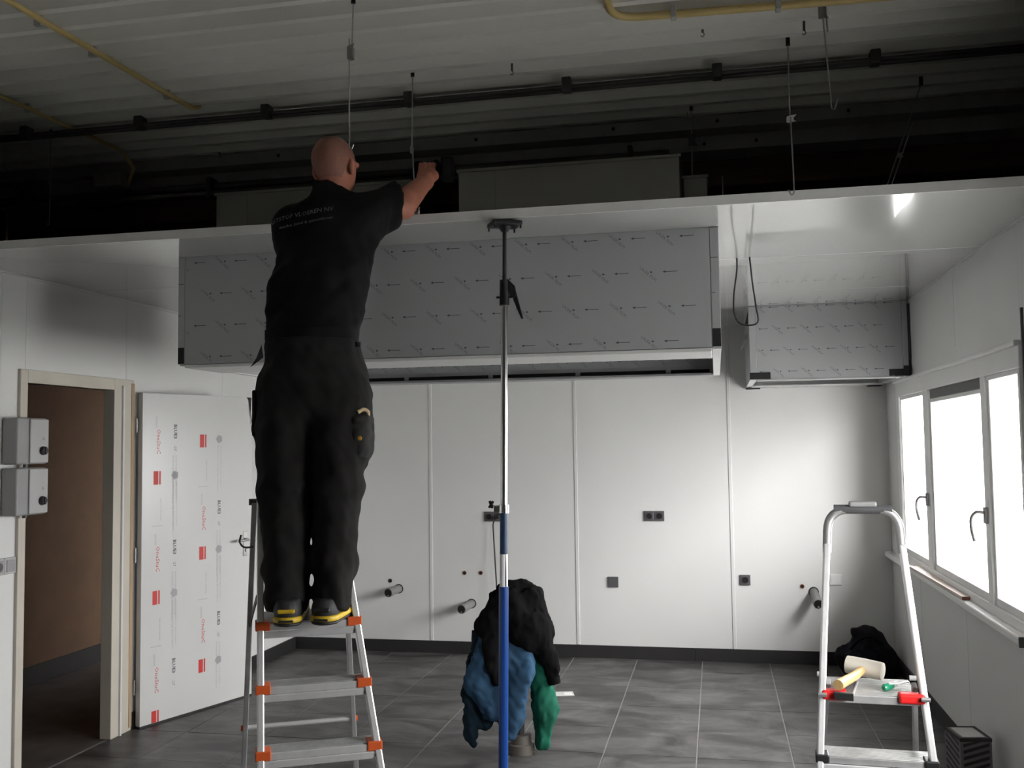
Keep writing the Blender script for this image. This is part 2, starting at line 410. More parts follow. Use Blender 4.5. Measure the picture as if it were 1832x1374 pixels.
# right wall: panels round the window bands
wr = struct(empty('wall_right', (R, 0, 0)))
W0, W1, WZ0, WZ1 = 4.50, 7.42, .86, 2.10
V0, V1 = 2.4, 3.6
def rp(y0, y1, z0, z1): return MB().box(0, .06, y0+.001, y1-.001, z0, z1).build('panel', 'wall', wr)
rp(YB, V0, 0, ROOF); rp(V0, V1, 0, WZ0); rp(V0, V1, WZ1, ROOF); rp(V1, W0, 0, C+.03); rp(V1, YF+.05, C+.03, ROOF)
for a, b in ((W0, 5.65), (5.65, 6.85), (6.85, W1)): rp(a, b, 0, WZ0); rp(a, b, WZ1, C+.03)
rp(W1, D+.08, 0, C+.03)
for y in (5.65, 6.85):
    MB().box(-.0012, .001, y-.004, y+.004, .1, WZ0-.03).build('joint_strip', 'joint', wr)
    MB().box(-.0012, .001, y-.004, y+.004, WZ1+.1, C).build('joint_strip', 'joint', wr)
MB().box(-.010, .001, W0-.052, W0-.04, .9, 2.25).build('corner_strip', 'sock', wr)
# rear wall behind the camera
wf = struct(empty('wall_rear', (0, YB, 0)))
MB().box(L-.1, R+.1, -.1, 0, 0, ROOF).build('panel', 'rearwall', wf)
# suspended ceiling of long glossy panels
ce = struct(empty('ceiling', (0, YF, C)))
ys = [0, 1.18, 2.36, 3.54, D-YF+.02]
for k, (a, b) in enumerate(zip(ys[:-1], ys[1:])):
    MB().box(L-.02, R+.02, a+.001, b-.001, 0, .030).build('panel', 'ceil', ce, bevel=.002)
MB().box(L, R, -.006, .0, -.002, .036).build('edge_profile', 'joint', ce)
# perimeter cove strips
struct(MB().box(R-.010, R-.0005, YF+.01, D, C-.010, C-.0005).build('trim_1', 'wall'))
struct(MB().box(L+.0005, L+.010, YF+.01, D, C-.010, C-.0005).build('trim_2', 'wall'))
# corrugated steel deck: ribs run across the room
rf = MB(); X0, X1 = -5.6, 2.35
prof = []; y = YB-.1; pitch = .152
while y < 6.3:
    prof += [(y, 0), (y+.034, 0), (y+.044, .058), (y+.142, .058)]; y += pitch
prof.append((y, 0))
vs = [(X0, p[0], ROOF+p[1]) for p in prof]+[(X1, p[0], ROOF+p[1]) for p in prof]; n = len(prof)
rf.add(vs, [(i, i+1, n+i+1, n+i) for i in range(n-1)])
struct(rf.build('ceiling_deck', 'roof'), 'grey corrugated steel roof deck above the hung ceiling')
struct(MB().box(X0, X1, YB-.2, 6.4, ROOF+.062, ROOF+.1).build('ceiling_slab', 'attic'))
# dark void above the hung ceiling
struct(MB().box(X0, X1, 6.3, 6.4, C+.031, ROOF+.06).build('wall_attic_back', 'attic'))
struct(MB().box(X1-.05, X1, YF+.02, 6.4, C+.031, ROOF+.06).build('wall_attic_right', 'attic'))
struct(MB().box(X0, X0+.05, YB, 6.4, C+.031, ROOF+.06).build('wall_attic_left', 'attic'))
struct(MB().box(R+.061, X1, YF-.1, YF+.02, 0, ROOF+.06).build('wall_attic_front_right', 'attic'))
struct(MB().box(X0, L-.051, 2.9, 3.0, C+.031, ROOF+.06).build('wall_void_light_stop', 'attic'))  # added out of view to stop daylight leaking into the left of the void
struct(MB().box(R+.03, X1, YF, 8.0, C+.031, C+.05).build('ceiling_void_light_stop', 'attic'))  # added soffit, unseen, shuts daylight out of the void above the right wall
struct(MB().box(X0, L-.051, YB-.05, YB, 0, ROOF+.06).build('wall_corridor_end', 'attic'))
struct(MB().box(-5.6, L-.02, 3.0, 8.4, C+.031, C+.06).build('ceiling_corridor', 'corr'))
# baseboards
bb = struct(empty('baseboard_back', (0, D, 0)))
for a, b in ((L, -2.1), (-2.1, -.2), (-.2, R)): MB().box(a+.001, b-.001, -.014, -.0005, 0, .098).build('board', 'base', bb, bevel=.002)
bl = struct(empty('baseboard_left', (L, 0, 0)))
for a, b in ((YB, 4.44), (5.47, D-.014)): MB().box(.0005, .014, a, b, 0, .098).build('board', 'base', bl, bevel=.002)
br = struct(empty('baseboard_right', (R, 0, 0)))
for a, b in ((YB, 5.0), (5.0, D-.014)): MB().box(-.014, -.0005, a+.001, b, 0, .098).build('board', 'base', br, bevel=.002)
# corridor behind the door
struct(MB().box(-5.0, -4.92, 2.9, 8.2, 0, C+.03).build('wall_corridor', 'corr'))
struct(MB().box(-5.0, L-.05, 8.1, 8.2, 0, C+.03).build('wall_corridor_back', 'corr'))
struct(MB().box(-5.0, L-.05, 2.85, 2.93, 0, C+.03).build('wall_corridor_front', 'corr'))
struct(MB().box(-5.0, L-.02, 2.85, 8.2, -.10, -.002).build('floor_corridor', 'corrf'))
struct(MB().box(-4.92, -4.905, 2.93, 8.1, 0, .14).build('baseboard_corridor', 'base'))
# ground outside
struct(MB().box(-40, 60, -40, 50, -.5, -.3).build('ground_outside', 'ground'), 'pale paving outside the windows')

# ------------------------------------------------------------------ window band
def window(name, y0, y1, panes, z0, z1, detail):
    w = struct(empty(name, (R, 0, 0)))
    f = MB()
    f.box(-.012, .048, y0, y1, z1-.10, z1); f.box(-.012, .048, y0, y1, z0, z0+.05)
    f.box(-.012, .048, y1-.09, y1, z0+.05, z1-.10); f.box(-.012, .048, y0, y0+.03, z0+.05, z1-.10)
    for (a, b) in zip(panes[:-1], panes[1:]): f.box(-.012, .048, a[1], b[0], z0+.05, z1-.10)
    f.build('window_frame', 'whitepl', w, bevel=.004)
    f = MB().box(-.03, .0, y0, y1, z1-.005, z1+.018); f.build('head_moulding', 'whitepl', w, bevel=.006)
    for k, (a, b) in enumerate(panes):
        top = z1-.10
        if k == detail: top -= .055; MB().box(.002, .045, a+.01, b-.01, top, top+.055).build('vent_grille', 'blackpl', w, bevel=.004)
        s = MB(); t = .04
        s.box(-.002, .045, a, b, z0+.05, z0+.05+t); s.box(-.002, .045, a, b, top-t*.6, top); s.box(-.002, .045, a, a+t*.7, z0+.05+t, top-t*.6); s.box(.0, .06, b-t*.7, b, z0+.05+t, top-t*.6)
        so = s.build('sash_frame', 'whitepl', w, bevel=.004)
        MB().box(.022, .030, a+t*.6, b-t*.6, z0+.05+t*.8, top-t*.5).build('pane', 'glass', so)
    return w
win = window('window_1', W0, W1, [(4.54, 5.06), (5.14, 6.36), (6.50, 7.32)], WZ0, WZ1, 1)
for (y, z) in ((6.43, 1.33), (5.10, 1.33)):
    h = MB().box(-.028, -.012, y-.016, y+.016, z-.04, z+.04).build('handle_plate', 'grey', win, bevel=.004)
    MB().tube(spline([(-.02, y, z+.01), (-.06, y+.005, z+.015), (-.075, y+.045, z-.02), (-.07, y+.06, z-.08), (-.06, y+.055, z-.13)], 5), .008, 8).build('lever', 'galv', h, smooth=True)
window('window_2', V0, V1, [(V0+.04, V1-.1)], WZ0, WZ1, 9)
# sills
for nm, a, b in (('trim_3', W0+.03, D-.01), ('trim_4', V0, V1)):
    s = struct(empty(nm, (R, 0, 0)), 'white window sill on the right wall')
    MB().box(-.055, .02, a, b, .822, .862).build('sill_board', 'whitepl', s, bevel=.008)
    MB().box(-.0545, .02, a-.012, a-.0005, .818, .862).build('end_cap', 'sock', s, bevel=.002)

# ------------------------------------------------------------------ door
d1 = struct(empty('door_1', (L, 0, 0)), 'white door with film standing open')
f = MB()
f.box(-.055, .018, DO0-.055, DO0, 0, DOZ+.07).box(-.055, .018, DO0, 5.255, DOZ, DOZ+.07)
fo = f.build('door_frame', 'frame', d1, bevel=.003)
MB().box(-.055, .018, 5.255, 5.46, 0, DOZ+.07).build('hinge_jamb', 'frame', d1, bevel=.003)
MB().box(.018, .030, 5.33, 5.345, 0, DOZ+.03).build('stop_bead', 'joint', d1)
MB().box(.0181, .021, 5.43, 5.4595, .02, DOZ+.05).build('wood_edge', 'dooredge', d1)
for z in (.25, 1.05, 1.85): MB().tube([(.026, 5.475, z-.045), (.026, 5.475, z+.045)], .007, 10).build('hinge', 'galv', d1, smooth=True)
# leaf: hinge side at Y 5.49, swung about 20 degrees off the wall
lf = empty('door_leaf', (L, 0, 0)); lf.parent = d1; lf.location = (.045, 5.487, 0)
lf.rotation_euler = (0, 0, math.radians(-19.5))
DWd, DH = .915, 2.055
leaf = MB().box(-.02, .02, 0, DWd, .012, DH).build('leaf_board', 'doorfilm', lf, bevel=.002)
MB().box(-.0195, .0195, .001, DWd-.001, .0, .0118).build('bottom_seal', 'base', lf)
MB().box(-.021, -.0195, 0, .004, .02, DH-.01).build('edge_lipping', 'dooredge', lf)
# film print on the leaf, text runs downward
pr = {k: MB() for k in ('red', 'greyink', 'darkink')}
def put(kind, vf, y, z, rot=-PI/2):
    v, fc = vf; c, s_ = math.cos(rot), math.sin(rot)
    pr[kind].add([(.0206, y+(p[0]*c-p[1]*s_), z+(p[0]*s_+p[1]*c)) for p in v], fc)
t_logo = text_mesh('OneStuC', .042, 'LEFT'); t_sys = text_mesh('system', .026, 'LEFT'); t_long = text_mesh('Beschermfolie na montage direct verwijderen', .0165, 'LEFT')
t_long2 = text_mesh('kunststof beplating voor wand en plafond', .0165, 'LEFT'); t_bold = text_mesh('BLUE3', .034, 'LEFT', .001); t_num = text_mesh('-27', .026, 'LEFT')
t_small = text_mesh('hygienische afwerking', .016, 'LEFT'); t_tiny = text_mesh('PANELS', .02, 'LEFT')
def within(z0, z1): return z0 < DH-.03 and z1 > .03
def col(y, ztops, zmin=.035):
    for z in ztops:
        if z-.01 < DH and z-.08 > zmin-.06:
            za, zb = min(z, DH-.005), max(z-.085, .014)
            if za > zb:
                pr['red'].add([(.0206, y+.0, zb), (.0206, y+.036, zb), (.0206, y+.036, za), (.0206, y, za)], [(0, 1, 2, 3)])
                pr['red'].add([(.0206, y+.043, zb), (.0206, y+.055, zb), (.0206, y+.055, za), (.0206, y+.043, za)], [(0, 1, 2, 3)])
        for kind, vf, dy, dz, ln in (('greyink', t_small, .058, .17, .2), ('greyink', t_sys, .02, .39, .08), ('red', t_logo, .036, .47, .19),
                                     ('greyink', t_long, .155, .075, .36), ('greyink', t_long2, .18, .075, .34), ('darkink', t_bold, .165, .44, .12), ('darkink', t_num, .165, .575, .05),
                                     ('greyink', t_long, .15, .64, .3), ('greyink', t_long2, .175, .64, .3)):
            if z-dz < DH-.005 and z-dz-ln > .015: put(kind, vf, y+dy, z-dz)
        if .1 < z < DH-.03:
            pts = [(0, 0)]+[(math.cos(q*PI/5)*(.03 if q % 2 else .024), math.sin(q*PI/5)*(.03 if q % 2 else .024)) for q in range(10)]
            pr['greyink'].add([(.0206, y+.165+p[0], z-.03+p[1]) for p in pts], [(0, 1+q, 1+(q+1) % 10) for q in range(10)])
            pr['greyink'].add([(.0206, y-.01, z-.345), (.0206, y+.07, z-.345), (.0206, y+.07, z-.342), (.0206, y-.01, z-.342)], [(0, 1, 2, 3)])
col(.085, (2.30, 1.565, .82, .085)); col(.45, (1.795, 1.06, .33))
for k in pr: pr[k].build('film_print', k, lf)['kind'] = 'stuff'
h = MB().box(.02, .026, DWd-.085, DWd-.05, .96, 1.13).build('handle_plate', 'chrome', lf, bevel=.002)
MB().tube(fillet([(.024, DWd-.067, 1.075), (.065, DWd-.067, 1.075), (.07, DWd-.18, 1.072)], .014), .009, 10).build('lever', 'chrome', h, smooth=True)
MB().box(.0255, .0268, DWd-.071, DWd-.063, .99, 1.01).build('keyhole', 'hole', h)
# torn film strip at the leaf's top corner
MB().add([(.022, DWd-.06, DH), (.022, DWd-.012, DH), (.026, DWd-.022, DH-.11), (.032, DWd-.004, DH-.20), (.03, DWd-.014, DH-.20), (.024, DWd-.04, DH-.02)], [(0, 5, 1), (1, 5, 2), (5, 4, 2), (2, 4, 3)]).build('torn_film', 'tape', lf)

# ================================================================== HOODS
def arrow_unit():
    m = MB()
    v, fc = text_mesh('LASER FILM', .0185, 'CENTER'); c, s_ = math.cos(-.74), math.sin(-.74)
    a = ([(p[0]*c-p[1]*s_-.095, p[0]*s_+p[1]*c-.008) for p in v], fc)
    b = ([(-.03, -.0013), (.03, -.0013), (.03, .0013), (-.03, .0013)], [(0, 1, 2, 3)])
    h_ = ([(-.033, 0), (-.019, -.006), (-.021, 0), (-.019, .006)], [(0, 1, 2, 3)])
    t_ = ([(-.073, 0), (-.085, .0055), (-.085, -.0045)], [(0, 1, 2)])
    return a, [b, h_, t_]
AU = arrow_unit()
def film_print(parent, x0, x1, z0, z1, fn, per, rows, xoff, shift):
    """fn(u, v) -> xyz on the sheet, u along, v up"""
    dk, pa = MB(), MB(); (tv, tf), marks = AU
    for r_, z in enumerate(rows):
        x = xoff+(shift if r_ % 2 else 0)
        while x > x0-.2:
            for (vv, ff) in marks:
                q = [(x+p[0], z+p[1]) for p in vv]
                if all(x0 < p[0] < x1 and z0 < p[1] < z1 for p in q): dk.add([fn(*p) for p in q], ff)
            q = [(x+p[0], z+p[1]) for p in tv]; ok = [x0 < p[0] < x1 and z0 < p[1] < z1 for p in q]
            ff = [f_ for f_ in tf if all(ok[i] for i in f_)]
            if ff: pa.add([fn(*p) for p in q], ff)
            x -= per
    dk.build('film_arrows', 'ink', parent)['kind'] = 'stuff'
    pa.build('film_lettering', 'inkpale', parent)['kind'] = 'stuff'
HX0, HX1, HY0, HY1, HZ0 = -2.515, .034, 4.245, 6.0, 2.105
hd = empty('exhaust_hood', (0, 0, 0))
tag(hd, 'long steel exhaust hood covered in printed film, hung behind the man', 'extractor hood')
fp = MB().box(HX0+.036, HX1-.040, HY0, HY0+.02, HZ0, C-.001).build('front_panel', 'film', hd)
film_print(fp, HX0+.04, HX1-.044, HZ0, C-.004, lambda u, v: (u, HY0-.0006, v), .209, [2.592, 2.44, 2.288, 2.138], -.10, -.075)
for a, b, nm in ((HX0, HX0+.034, 'l'), (HX1-.038, HX1, 'r')):
    e = MB().box(a, b, HY0, HY1, HZ0, C-.001).build('side_panel', 'film', hd, bevel=.003)
    ok = a+.002
    MB().box(ok, b-.001, HY0-.0012, HY0+.0005, 2.108, 2.185).build('corner_tape', 'tape', e)
    MB().box(ok, b-.006, HY0-.0008, HY0+.0003, 2.49, 2.493).build('film_mark', 'ink', e)
    MB().box(ok, ok+.015, HY0-.0008, HY0+.0003, 2.338, 2.341).build('film_mark', 'ink', e)
    MB().box(a+.001, b-.001, HY0+.02, HY1-.02, HZ0-.006, HZ0-.0005).build('side_gutter', 'hoodlip', e)
MB().box(HX0+.034, HX0+.036, HY0+.001, HY0+.01, HZ0, C-.001).build('seam', 'seam', hd)
MB().box(HX1-.040, HX1-.038, HY0+.001, HY0+.01, HZ0, C-.001).build('seam', 'seam', hd)
MB().box(HX0+.036, HX1-.04, HY0, HY0+.36, HZ0-.018, HZ0-.002).build('front_gutter', 'hoodlip', hd, bevel=.004)
MB().box(HX0+.036, HX1-.04, HY0+.345, HY0+.36, HZ0-.002, HZ0+.06).build('gutter_upstand', 'steelin', hd)
bk = MB().box(HX0+.036, HX1-.04, HY1-.05, HY1-.02, HZ0+.055, C-.001).build('back_panel', 'film', hd)
film_print(bk, HX0+.04, HX1-.044, HZ0+.06, C-.1, lambda u, v: (u, HY1-.0506, v), .16, [2.20], -.06, 0)
MB().box(HX0+.036, HX1-.04, HY1-.16, HY1, HZ0-.012, HZ0).build('rear_gutter', 'steelin', hd)
x = HX0+.06
while x < HX1-.1:
    MB().box(x, min(x+.52, HX1-.06), HY1-.0515, HY1-.05, HZ0+.012, HZ0+.032).build('rear_slot', 'hole', hd); x += .55
MB().box(HX0+.036, HX1-.04, HY1-.045, HY1-.02, HZ0, HZ0+.055).build('rear_upstand', 'steelin', hd)
MB().box(HX0+.036, HX1-.04, HY0+.02, HY1-.05, C-.05, C-.001).build('top_panel', 'steelin', hd)

SX0, SX1, SY0, SY1, SZ0 = .240, 1.262, 6.84, D-.002, 2.128
hs = empty('exhaust_hood', (0, 0, 0))
tag(hs, 'short steel exhaust hood with printed film in the corner above the window', 'extractor hood')
fp = MB().box(SX0+.047, SX1-.038, SY0, SY0+.02, SZ0, C-.001).build('front_panel', 'film', hs)
film_print(fp, SX0+.05, SX1-.042, SZ0, C-.004, lambda u, v: (u, SY0-.0006, v), .185, [2.612, 2.465, 2.318, 2.172], SX1-.115, -.07)
for a, b in ((SX0, SX0+.045), (SX1-.036, SX1)):
    e = MB().box(a, b, SY0, SY1, SZ0, C-.001).build('side_panel', 'film', hs, bevel=.003)
    MB().box(a+.001, b-.001, SY0+.02, SY1-.02, SZ0-.008, SZ0-.0005).build('side_gutter', 'hoodlip', e)
for a, b in ((SX0-.002, SX0+.135), (SX1-.125, SX1+.002)):
    MB().box(a, b, SY0-.0015, SY0-.0004, SZ0-.006, SZ0+.04).build('corner_tape', 'tape', hs)
    MB().box(a, b-.03, SY1-.13, SY1-.02, SZ0-.022, SZ0-.016).build('corner_tape', 'tape', hs)
MB().box(SX1-.034, SX1+.006, SY0-.012, SY0-.0018, SZ0-.008, SZ0+.06).build('corner_tape', 'tape', hs, bevel=.002)
MB().box(SX0+.045, SX1-.036, SY0, SY0+.13, SZ0-.014, SZ0-.001).build('front_gutter', 'steelin', hs)
MB().box(SX0+.045, SX1-.036, SY1-.14, SY1-.01, SZ0-.014, SZ0-.001).build('rear_gutter', 'hoodlip', hs)
MB().box(SX0+.045, SX1-.036, SY0+.02, SY1, C-.05, C-.001).build('top_panel', 'steelin', hs)
MB().box(SX1+.001, R-.001, SY0+.005, SY0+.03, SZ0+.1, C-.024).build('gap_filler', 'seam', hs)
MB().add([(SX0-.003, 7.0, 2.46), (SX0-.006, 7.0, 2.40), (SX0-.06, 6.97, 2.33), (SX0-.05, 6.97, 2.36)], [(0, 1, 2, 3)]).build('film_flap', 'paper', hs)
MB().add([(SX0-.001, SY0+.01, 2.60), (SX0-.001, SY0+.05, 2.50), (SX0-.025, SY0+.04, 2.50)], [(0, 1, 2)]).build('film_flap', 'seam', hs)

# hanging cable loop out of the ceiling
lc = MB().tube(spline([(.127, 5.013, C+.004), (.125, 5.013, 2.56), (.108, 5.02, 2.44), (.107, 5.03, 2.35), (.13, 5.04, 2.30), (.175, 5.04, 2.285), (.222, 5.04, 2.30), (.215, 5.035, 2.38), (.20, 5.02, 2.50), (.189, 5.001, C+.004)], 6), .0042, 8).build('hanging_cable', 'black', smooth=True)
tag(lc, 'thin black cable hanging in a loop from the white ceiling', 'cable')

# ================================================================== WALL FITTINGS
def socket_unit(parent, w=.08, hole=True):
    """one insert in local coordinates facing -Y"""
    p = MB().box(-w/2, w/2, -.012, -.0005, -w/2, w/2).build('cover_plate', 'sock', parent, bevel=.004)
    if hole:
        n = 20; r1 = .024
        MB().lathe([(r1+.004, 0), (r1+.004, .004), (r1, .004), (r1-.002, -.012), (.001, -.012)], (0, -.012, 0), n, Matrix.Rotation(PI/2, 3, 'X')).build('socket_ring', 'sock', p, smooth=True)
        MB().lathe([(r1-.003, 0), (r1-.003, .0012)], (0, -.0135, 0), n, Matrix.Rotation(PI/2, 3, 'X')).build('socket_well', 'hole', p)
        for s_ in (-1, 1): MB().tube([(s_*.0095, -.0145, 0), (s_*.0095, -.016, 0)], .003, 8).build('contact_hole', 'black', p)
    return p
def fix(name, x, z, n, label, hole=True, cat='socket', w=.08, mat_=None):
    e = empty(name, (x, D, z))
    for k in range(n):
        p = socket_unit(e, w, hole); p.location.x = (k-(n-1)/2)*w
        if mat_: p.data.materials[0] = M[mat_]
    return tag(e, label, cat)
fix('double_socket', -.495, 1.121, 2, 'grey double wall socket on the white panel, open to view')
fix('double_socket', -1.80, 1.115, 2, 'grey double wall socket half behind the blue prop, cable plugged in')
fix('blank_plate', -.83, .598, 1, 'square dark grey blank cover plate on the white panel', hole=False, cat='cover plate', w=.084)
fix('wall_socket', .194, .629, 1, 'single dark grey wall socket beside a panel joint', w=.08)
wj = fix('junction_box', .866, .641, 1, 'white square junction box beside the right ladder on the panel', hole=False, cat='junction box', w=.088, mat_='whitepl')
MB().box(-.036, .036, -.016, -.012, -.036, .036).build('raised_lid', 'whitepl', wj, bevel=.004)
def wall_pipe(x, z, ln, dx, dz, lab):
    e = empty('drain_pipe', (x, D, z))
    a, b = Vector((0, .01, 0)), Vector((dx, -ln, dz)); n = 20; t = (b-a).normalized()
    MB().tube([a, b], .033, n, caps=False).build('tube', 'pvc', e, smooth=True)
    MB().tube([b-t*.05, b], .0365, n).build('collar', 'pvc', e, smooth=True)
    MB().tube([b, b+t*.001], .031, n).build('bore', 'hole', e)
    MB().tube([b-t*.02+Vector((0, 0, -.02)), b+t*.012+Vector((0, 0, -.026))], .008, 8).build('test_plug', 'galv', e)
    MB().tube([(0, .0, 0), (0, -.003, 0)], .039, n).build('wall_hole', 'hole', e)
    return tag(e, lab, 'pipe')
wall_pipe(-2.62, .515, .17, -.035, -.01, 'grey waste pipe stub out of the panel beside the left ladder')
wall_pipe(-1.995, .405, .20, -.035, -.015, 'grey waste pipe stub behind the black jacket, under two holes')
wall_pipe(.703, .545, .20, .012, -.06, 'grey waste pipe stub out of the panel behind the right ladder')
for k, (x, z, lab) in enumerate(((.619, .586, 'small round pipe hole near the right ladder, copper inside'), (-2.053, .653, 'small round pipe hole above the middle waste pipe, farther from the blue prop'),
                                 (-1.916, .655, 'small round pipe hole close beside the blue prop'), (-2.695, .58, 'small dark pipe hole above the waste pipe beside the left ladder'))):
    e = empty('pipe_hole', (x, D, z))
    MB().lathe([(.0175, 0), (.0175, .004), (.013, .004), (.012, .001)], (0, 0, 0), 18, Matrix.Rotation(PI/2, 3, 'X')).build('rosette_rim', 'copper' if k < 3 else 'sock', e, smooth=True)
    MB().tube([(0, -.0012, 0), (0, -.0025, 0)], .0145, 16).build('bore', 'hole', e)
    tag(e, lab, 'pipe hole')
# cable from the socket to the floor behind the jackets
pc = empty('power_cable', (-1.76, D, 1.11))
MB().lathe([(.018, 0), (.02, .03), (.012, .045)], (0, -.014, 0), 14, Matrix.Rotation(PI/2, 3, 'X')).build('plug', 'blackpl', pc, smooth=True)
MB().tube(spline([(0, -.05, 0), (-.03, -.06, -.04), (-.03, -.06, -.14), (-.015, -.08, -.35), (.0, -.1, -.6), (.02, -.2, -.95), (.05, -.5, -1.105), (.2, -1.2, -1.105), (.4, -1.9, -1.105)], 6), .006, 8).build('cord', 'black', pc, smooth=True)
tag(pc, 'black power cable hanging from the socket down behind the jackets', 'cable')

# left wall: two grey switch boxes and a switch/socket plate
for k, (z0, z1, lab) in enumerate(((1.633, 1.872, 'upper grey switch box with black rotary knob on left wall'), (1.373, 1.615, 'lower grey switch box with black rotary knob on left wall'))):
    e = empty('switch_box', (L, 4.47, (z0+z1)/2)); hh = (z1-z0)/2
    MB().box(.0005, .095, -.14, .09, -hh, hh).build('housing', 'grey', e, bevel=.012, seg=3)
    lid = MB().box(.095, .105, -.055, .085, -hh+.006, hh-.006).build('lid', 'greylt', e, bevel=.01, seg=3)
    kb = MB().lathe([(.022, 0), (.024, .006), (.02, .02), (.001, .02)], (.105, .035, -hh*.42), 18, Matrix.Rotation(PI/2, 3, 'Y')).build('rotary_knob', 'blackpl', lid, smooth=True)
    MB().box(.125, .131, .031, .039, -hh*.42-.02, -hh*.42+.02).build('knob_grip', 'blackpl', kb, bevel=.002)
    MB().tube([(.1055, .045, hh*.1), (.1058, .045, hh*.1)], .008, 12).build('small_mark', 'grey', lid)
    MB().tube([(.05, -.02, -hh), (.05, -.02, -hh-.016)], .012, 10).build('cable_gland', 'sock', e)
    tag(e, lab, 'switch box')
e = empty('switch_plate', (L, 4.36, 1.12))
for k in (-1, 0):
    p = MB().box(.0005, .012, k*.083, k*.083+.082, -.042, .042).build('cover_plate', 'greylt', e, bevel=.004)
    MB().box(.012, .016, k*.083+.012, k*.083+.070, -.03, .03).build('rocker' if k == 0 else 'insert', 'grey', p, bevel=.003)
MB().lathe([(.022, 0), (.022, .002)], (.0165, -.042, 0), 18, Matrix.Rotation(PI/2, 3, 'Y')).build('socket_well', 'sock', e)
tag(e, 'grey switch and socket plate below the switch boxes on left wall', 'switch')

# ================================================================== UNDER THE ROOF DECK
def conduit(name, pts, r, m, clips, lab, cat, r_f=.06, group=None):
    e = empty(name, pts[0]); o = Vector(pts[0])
    MB().tube([p-o for p in fillet(pts, r_f)], r, 10).build('tube', m, e, smooth=True)
    for c, ax in clips:
        c = Vector(c)-o; w = r*1.25
        b = MB()
        if ax == 'y': b.box(c.x-w, c.x+w, c.y-.010, c.y+.010, c.z-w, c.z+w+.012)
        else: b.box(c.x-.010, c.x+.010, c.y-w, c.y+w, c.z-w, c.z+w+.012)
        b.build('saddle_clip', 'greylt' if m == 'yellow' else 'black', e, bevel=.003)
    return tag(e, lab, cat, group)
ZC = ROOF-.0135
conduit('yellow_conduit', [(-2.60, 2.0, ZC), (-2.50, 4.34, ZC), (-2.50, 4.40, ROOF+.02)], .0125, 'yellow', [((-2.583, 2.4, ZC), 'y'), ((-2.57, 3.30, ZC), 'y'), ((-2.555, 3.62, ZC), 'y'), ((-2.525, 4.15, ZC), 'y')], 'yellow conduit on the roof deck ending at the dark pipe run', 'conduit', .03)
conduit('yellow_conduit', [(-3.34, 3.0, ZC), (-3.27, 4.25, ZC), (-3.24, 4.86, ZC), (-3.25, 5.0, ZC-.06), (-3.42, 5.2, ZC-.10)], .0115, 'yellow', [((-3.31, 3.6, ZC), 'y'), ((-3.285, 4.15, ZC), 'y')], 'yellow conduit crossing behind the dark pipe run toward the junction box', 'conduit', .03)
conduit('yellow_conduit', [(-.372, 2.2, ZC), (-.362, 3.80, ZC), (.30, 3.835, ZC), (2.2, 3.90, ZC)], .016, 'yellow', [((-.12, 3.812, ZC), 'x'), ((.28, 3.833, ZC), 'x'), ((.9, 3.856, ZC), 'x')], 'yellow conduit with a wide bend running across the roof deck', 'conduit', .12)
e = empty('pipe_run', (0, 4.42, ROOF-.048))
for dy, dz, r in ((-.018, .004, .010), (.008, -.002, .013)):
    MB().tube([(-5.5, dy+.02, dz), (2.3, dy, dz)], r, 10).build('pipe', 'steelpipe', e, smooth=True)
for x in (-4.2, -3.5, -2.838, -2.141, -1.402, -.636, .048, .724, 1.45):
    MB().box(x-.022, x+.022, -.034, .028, -.018, .046).build('saddle_clip', 'steelpipe', e, bevel=.006)
tag(e, 'twin dark steel pipes clipped across the roof deck', 'pipe')
# beams behind the deck
for nm, y0, y1, z0, z1, m, lab in (('steel_beam', 5.10, 5.22, ROOF-.075, ROOF-.002, 'duct', 'grey steel beam with bolt holes under the roof deck'), ('steel_beam', 5.24, 5.42, ROOF-.15, ROOF-.03, 'steel_dark', 'dark steel beam tucked behind the grey beam'),
                               ('timber_beam', 5.45, 5.60, ROOF-.29, ROOF-.12, 'attic2', 'brown timber beam in the dark void over the hung ceiling'), ('timber_beam', 5.9, 6.05, 2.92, 3.06, 'attic2', 'low brown timber beam deep in the dark void')):
    e = empty(nm, (0, (y0+y1)/2, z0)); dy = (y1-y0)/2
    MB().box(X0+.06, X1-.06, -dy, dy, 0, z1-z0).build('web', m, e, bevel=.003)
    if nm == 'steel_beam':
        MB().box(X0+.06, X1-.06, -dy-.012, -dy, 0, .010).build('flange', m, e)
        for x in ((-1.24, -.49, -2.4, .70, .05) if m == 'duct' else (-.02, .25, -1.6)):
            MB().tube([(x, -dy-.0005, .04), (x, -dy-.004, .04)], .009, 10).build('bolt_hole', 'hole', e)
    tag(e, lab, 'beam')
# ducts and boxes lying on the hung ceiling
def ductbox(x0, x1, y0, y1, z1, lab, m='duct'):
    e = empty('duct_box', ((x0+x1)/2, (y0+y1)/2, C+.031)); hx, hy, hz = (x1-x0)/2, (y1-y0)/2, z1-C-.031
    MB().box(-hx, hx, -hy, hy, 0, hz).build('casing', m, e, bevel=.004)
    MB().box(-hx-.008, hx+.008, -hy-.008, hy+.008, hz-.001, hz+.012).build('top_flange', m, e)
    MB().box(-hx+.18, -hx+.186, -hy-.004, -hy, .002, hz).build('standing_seam', m, e)
    tag(e, lab, 'duct')
ductbox(-1.21, -.135, 4.6, 5.05, 3.045, 'wide grey sheet metal duct lying on the hung ceiling beside the drill')
ductbox(-2.676, -1.55, 4.9, 5.08, 3.10, 'grey sheet metal duct on the hung ceiling behind the man', 'duct')
ductbox(-.12, -.01, 4.7, 4.95, 2.965, 'small grey duct stub next to the wide duct', 'steel_dark')
e = empty('pipe_bundle', (0, 5.06, 3.16))
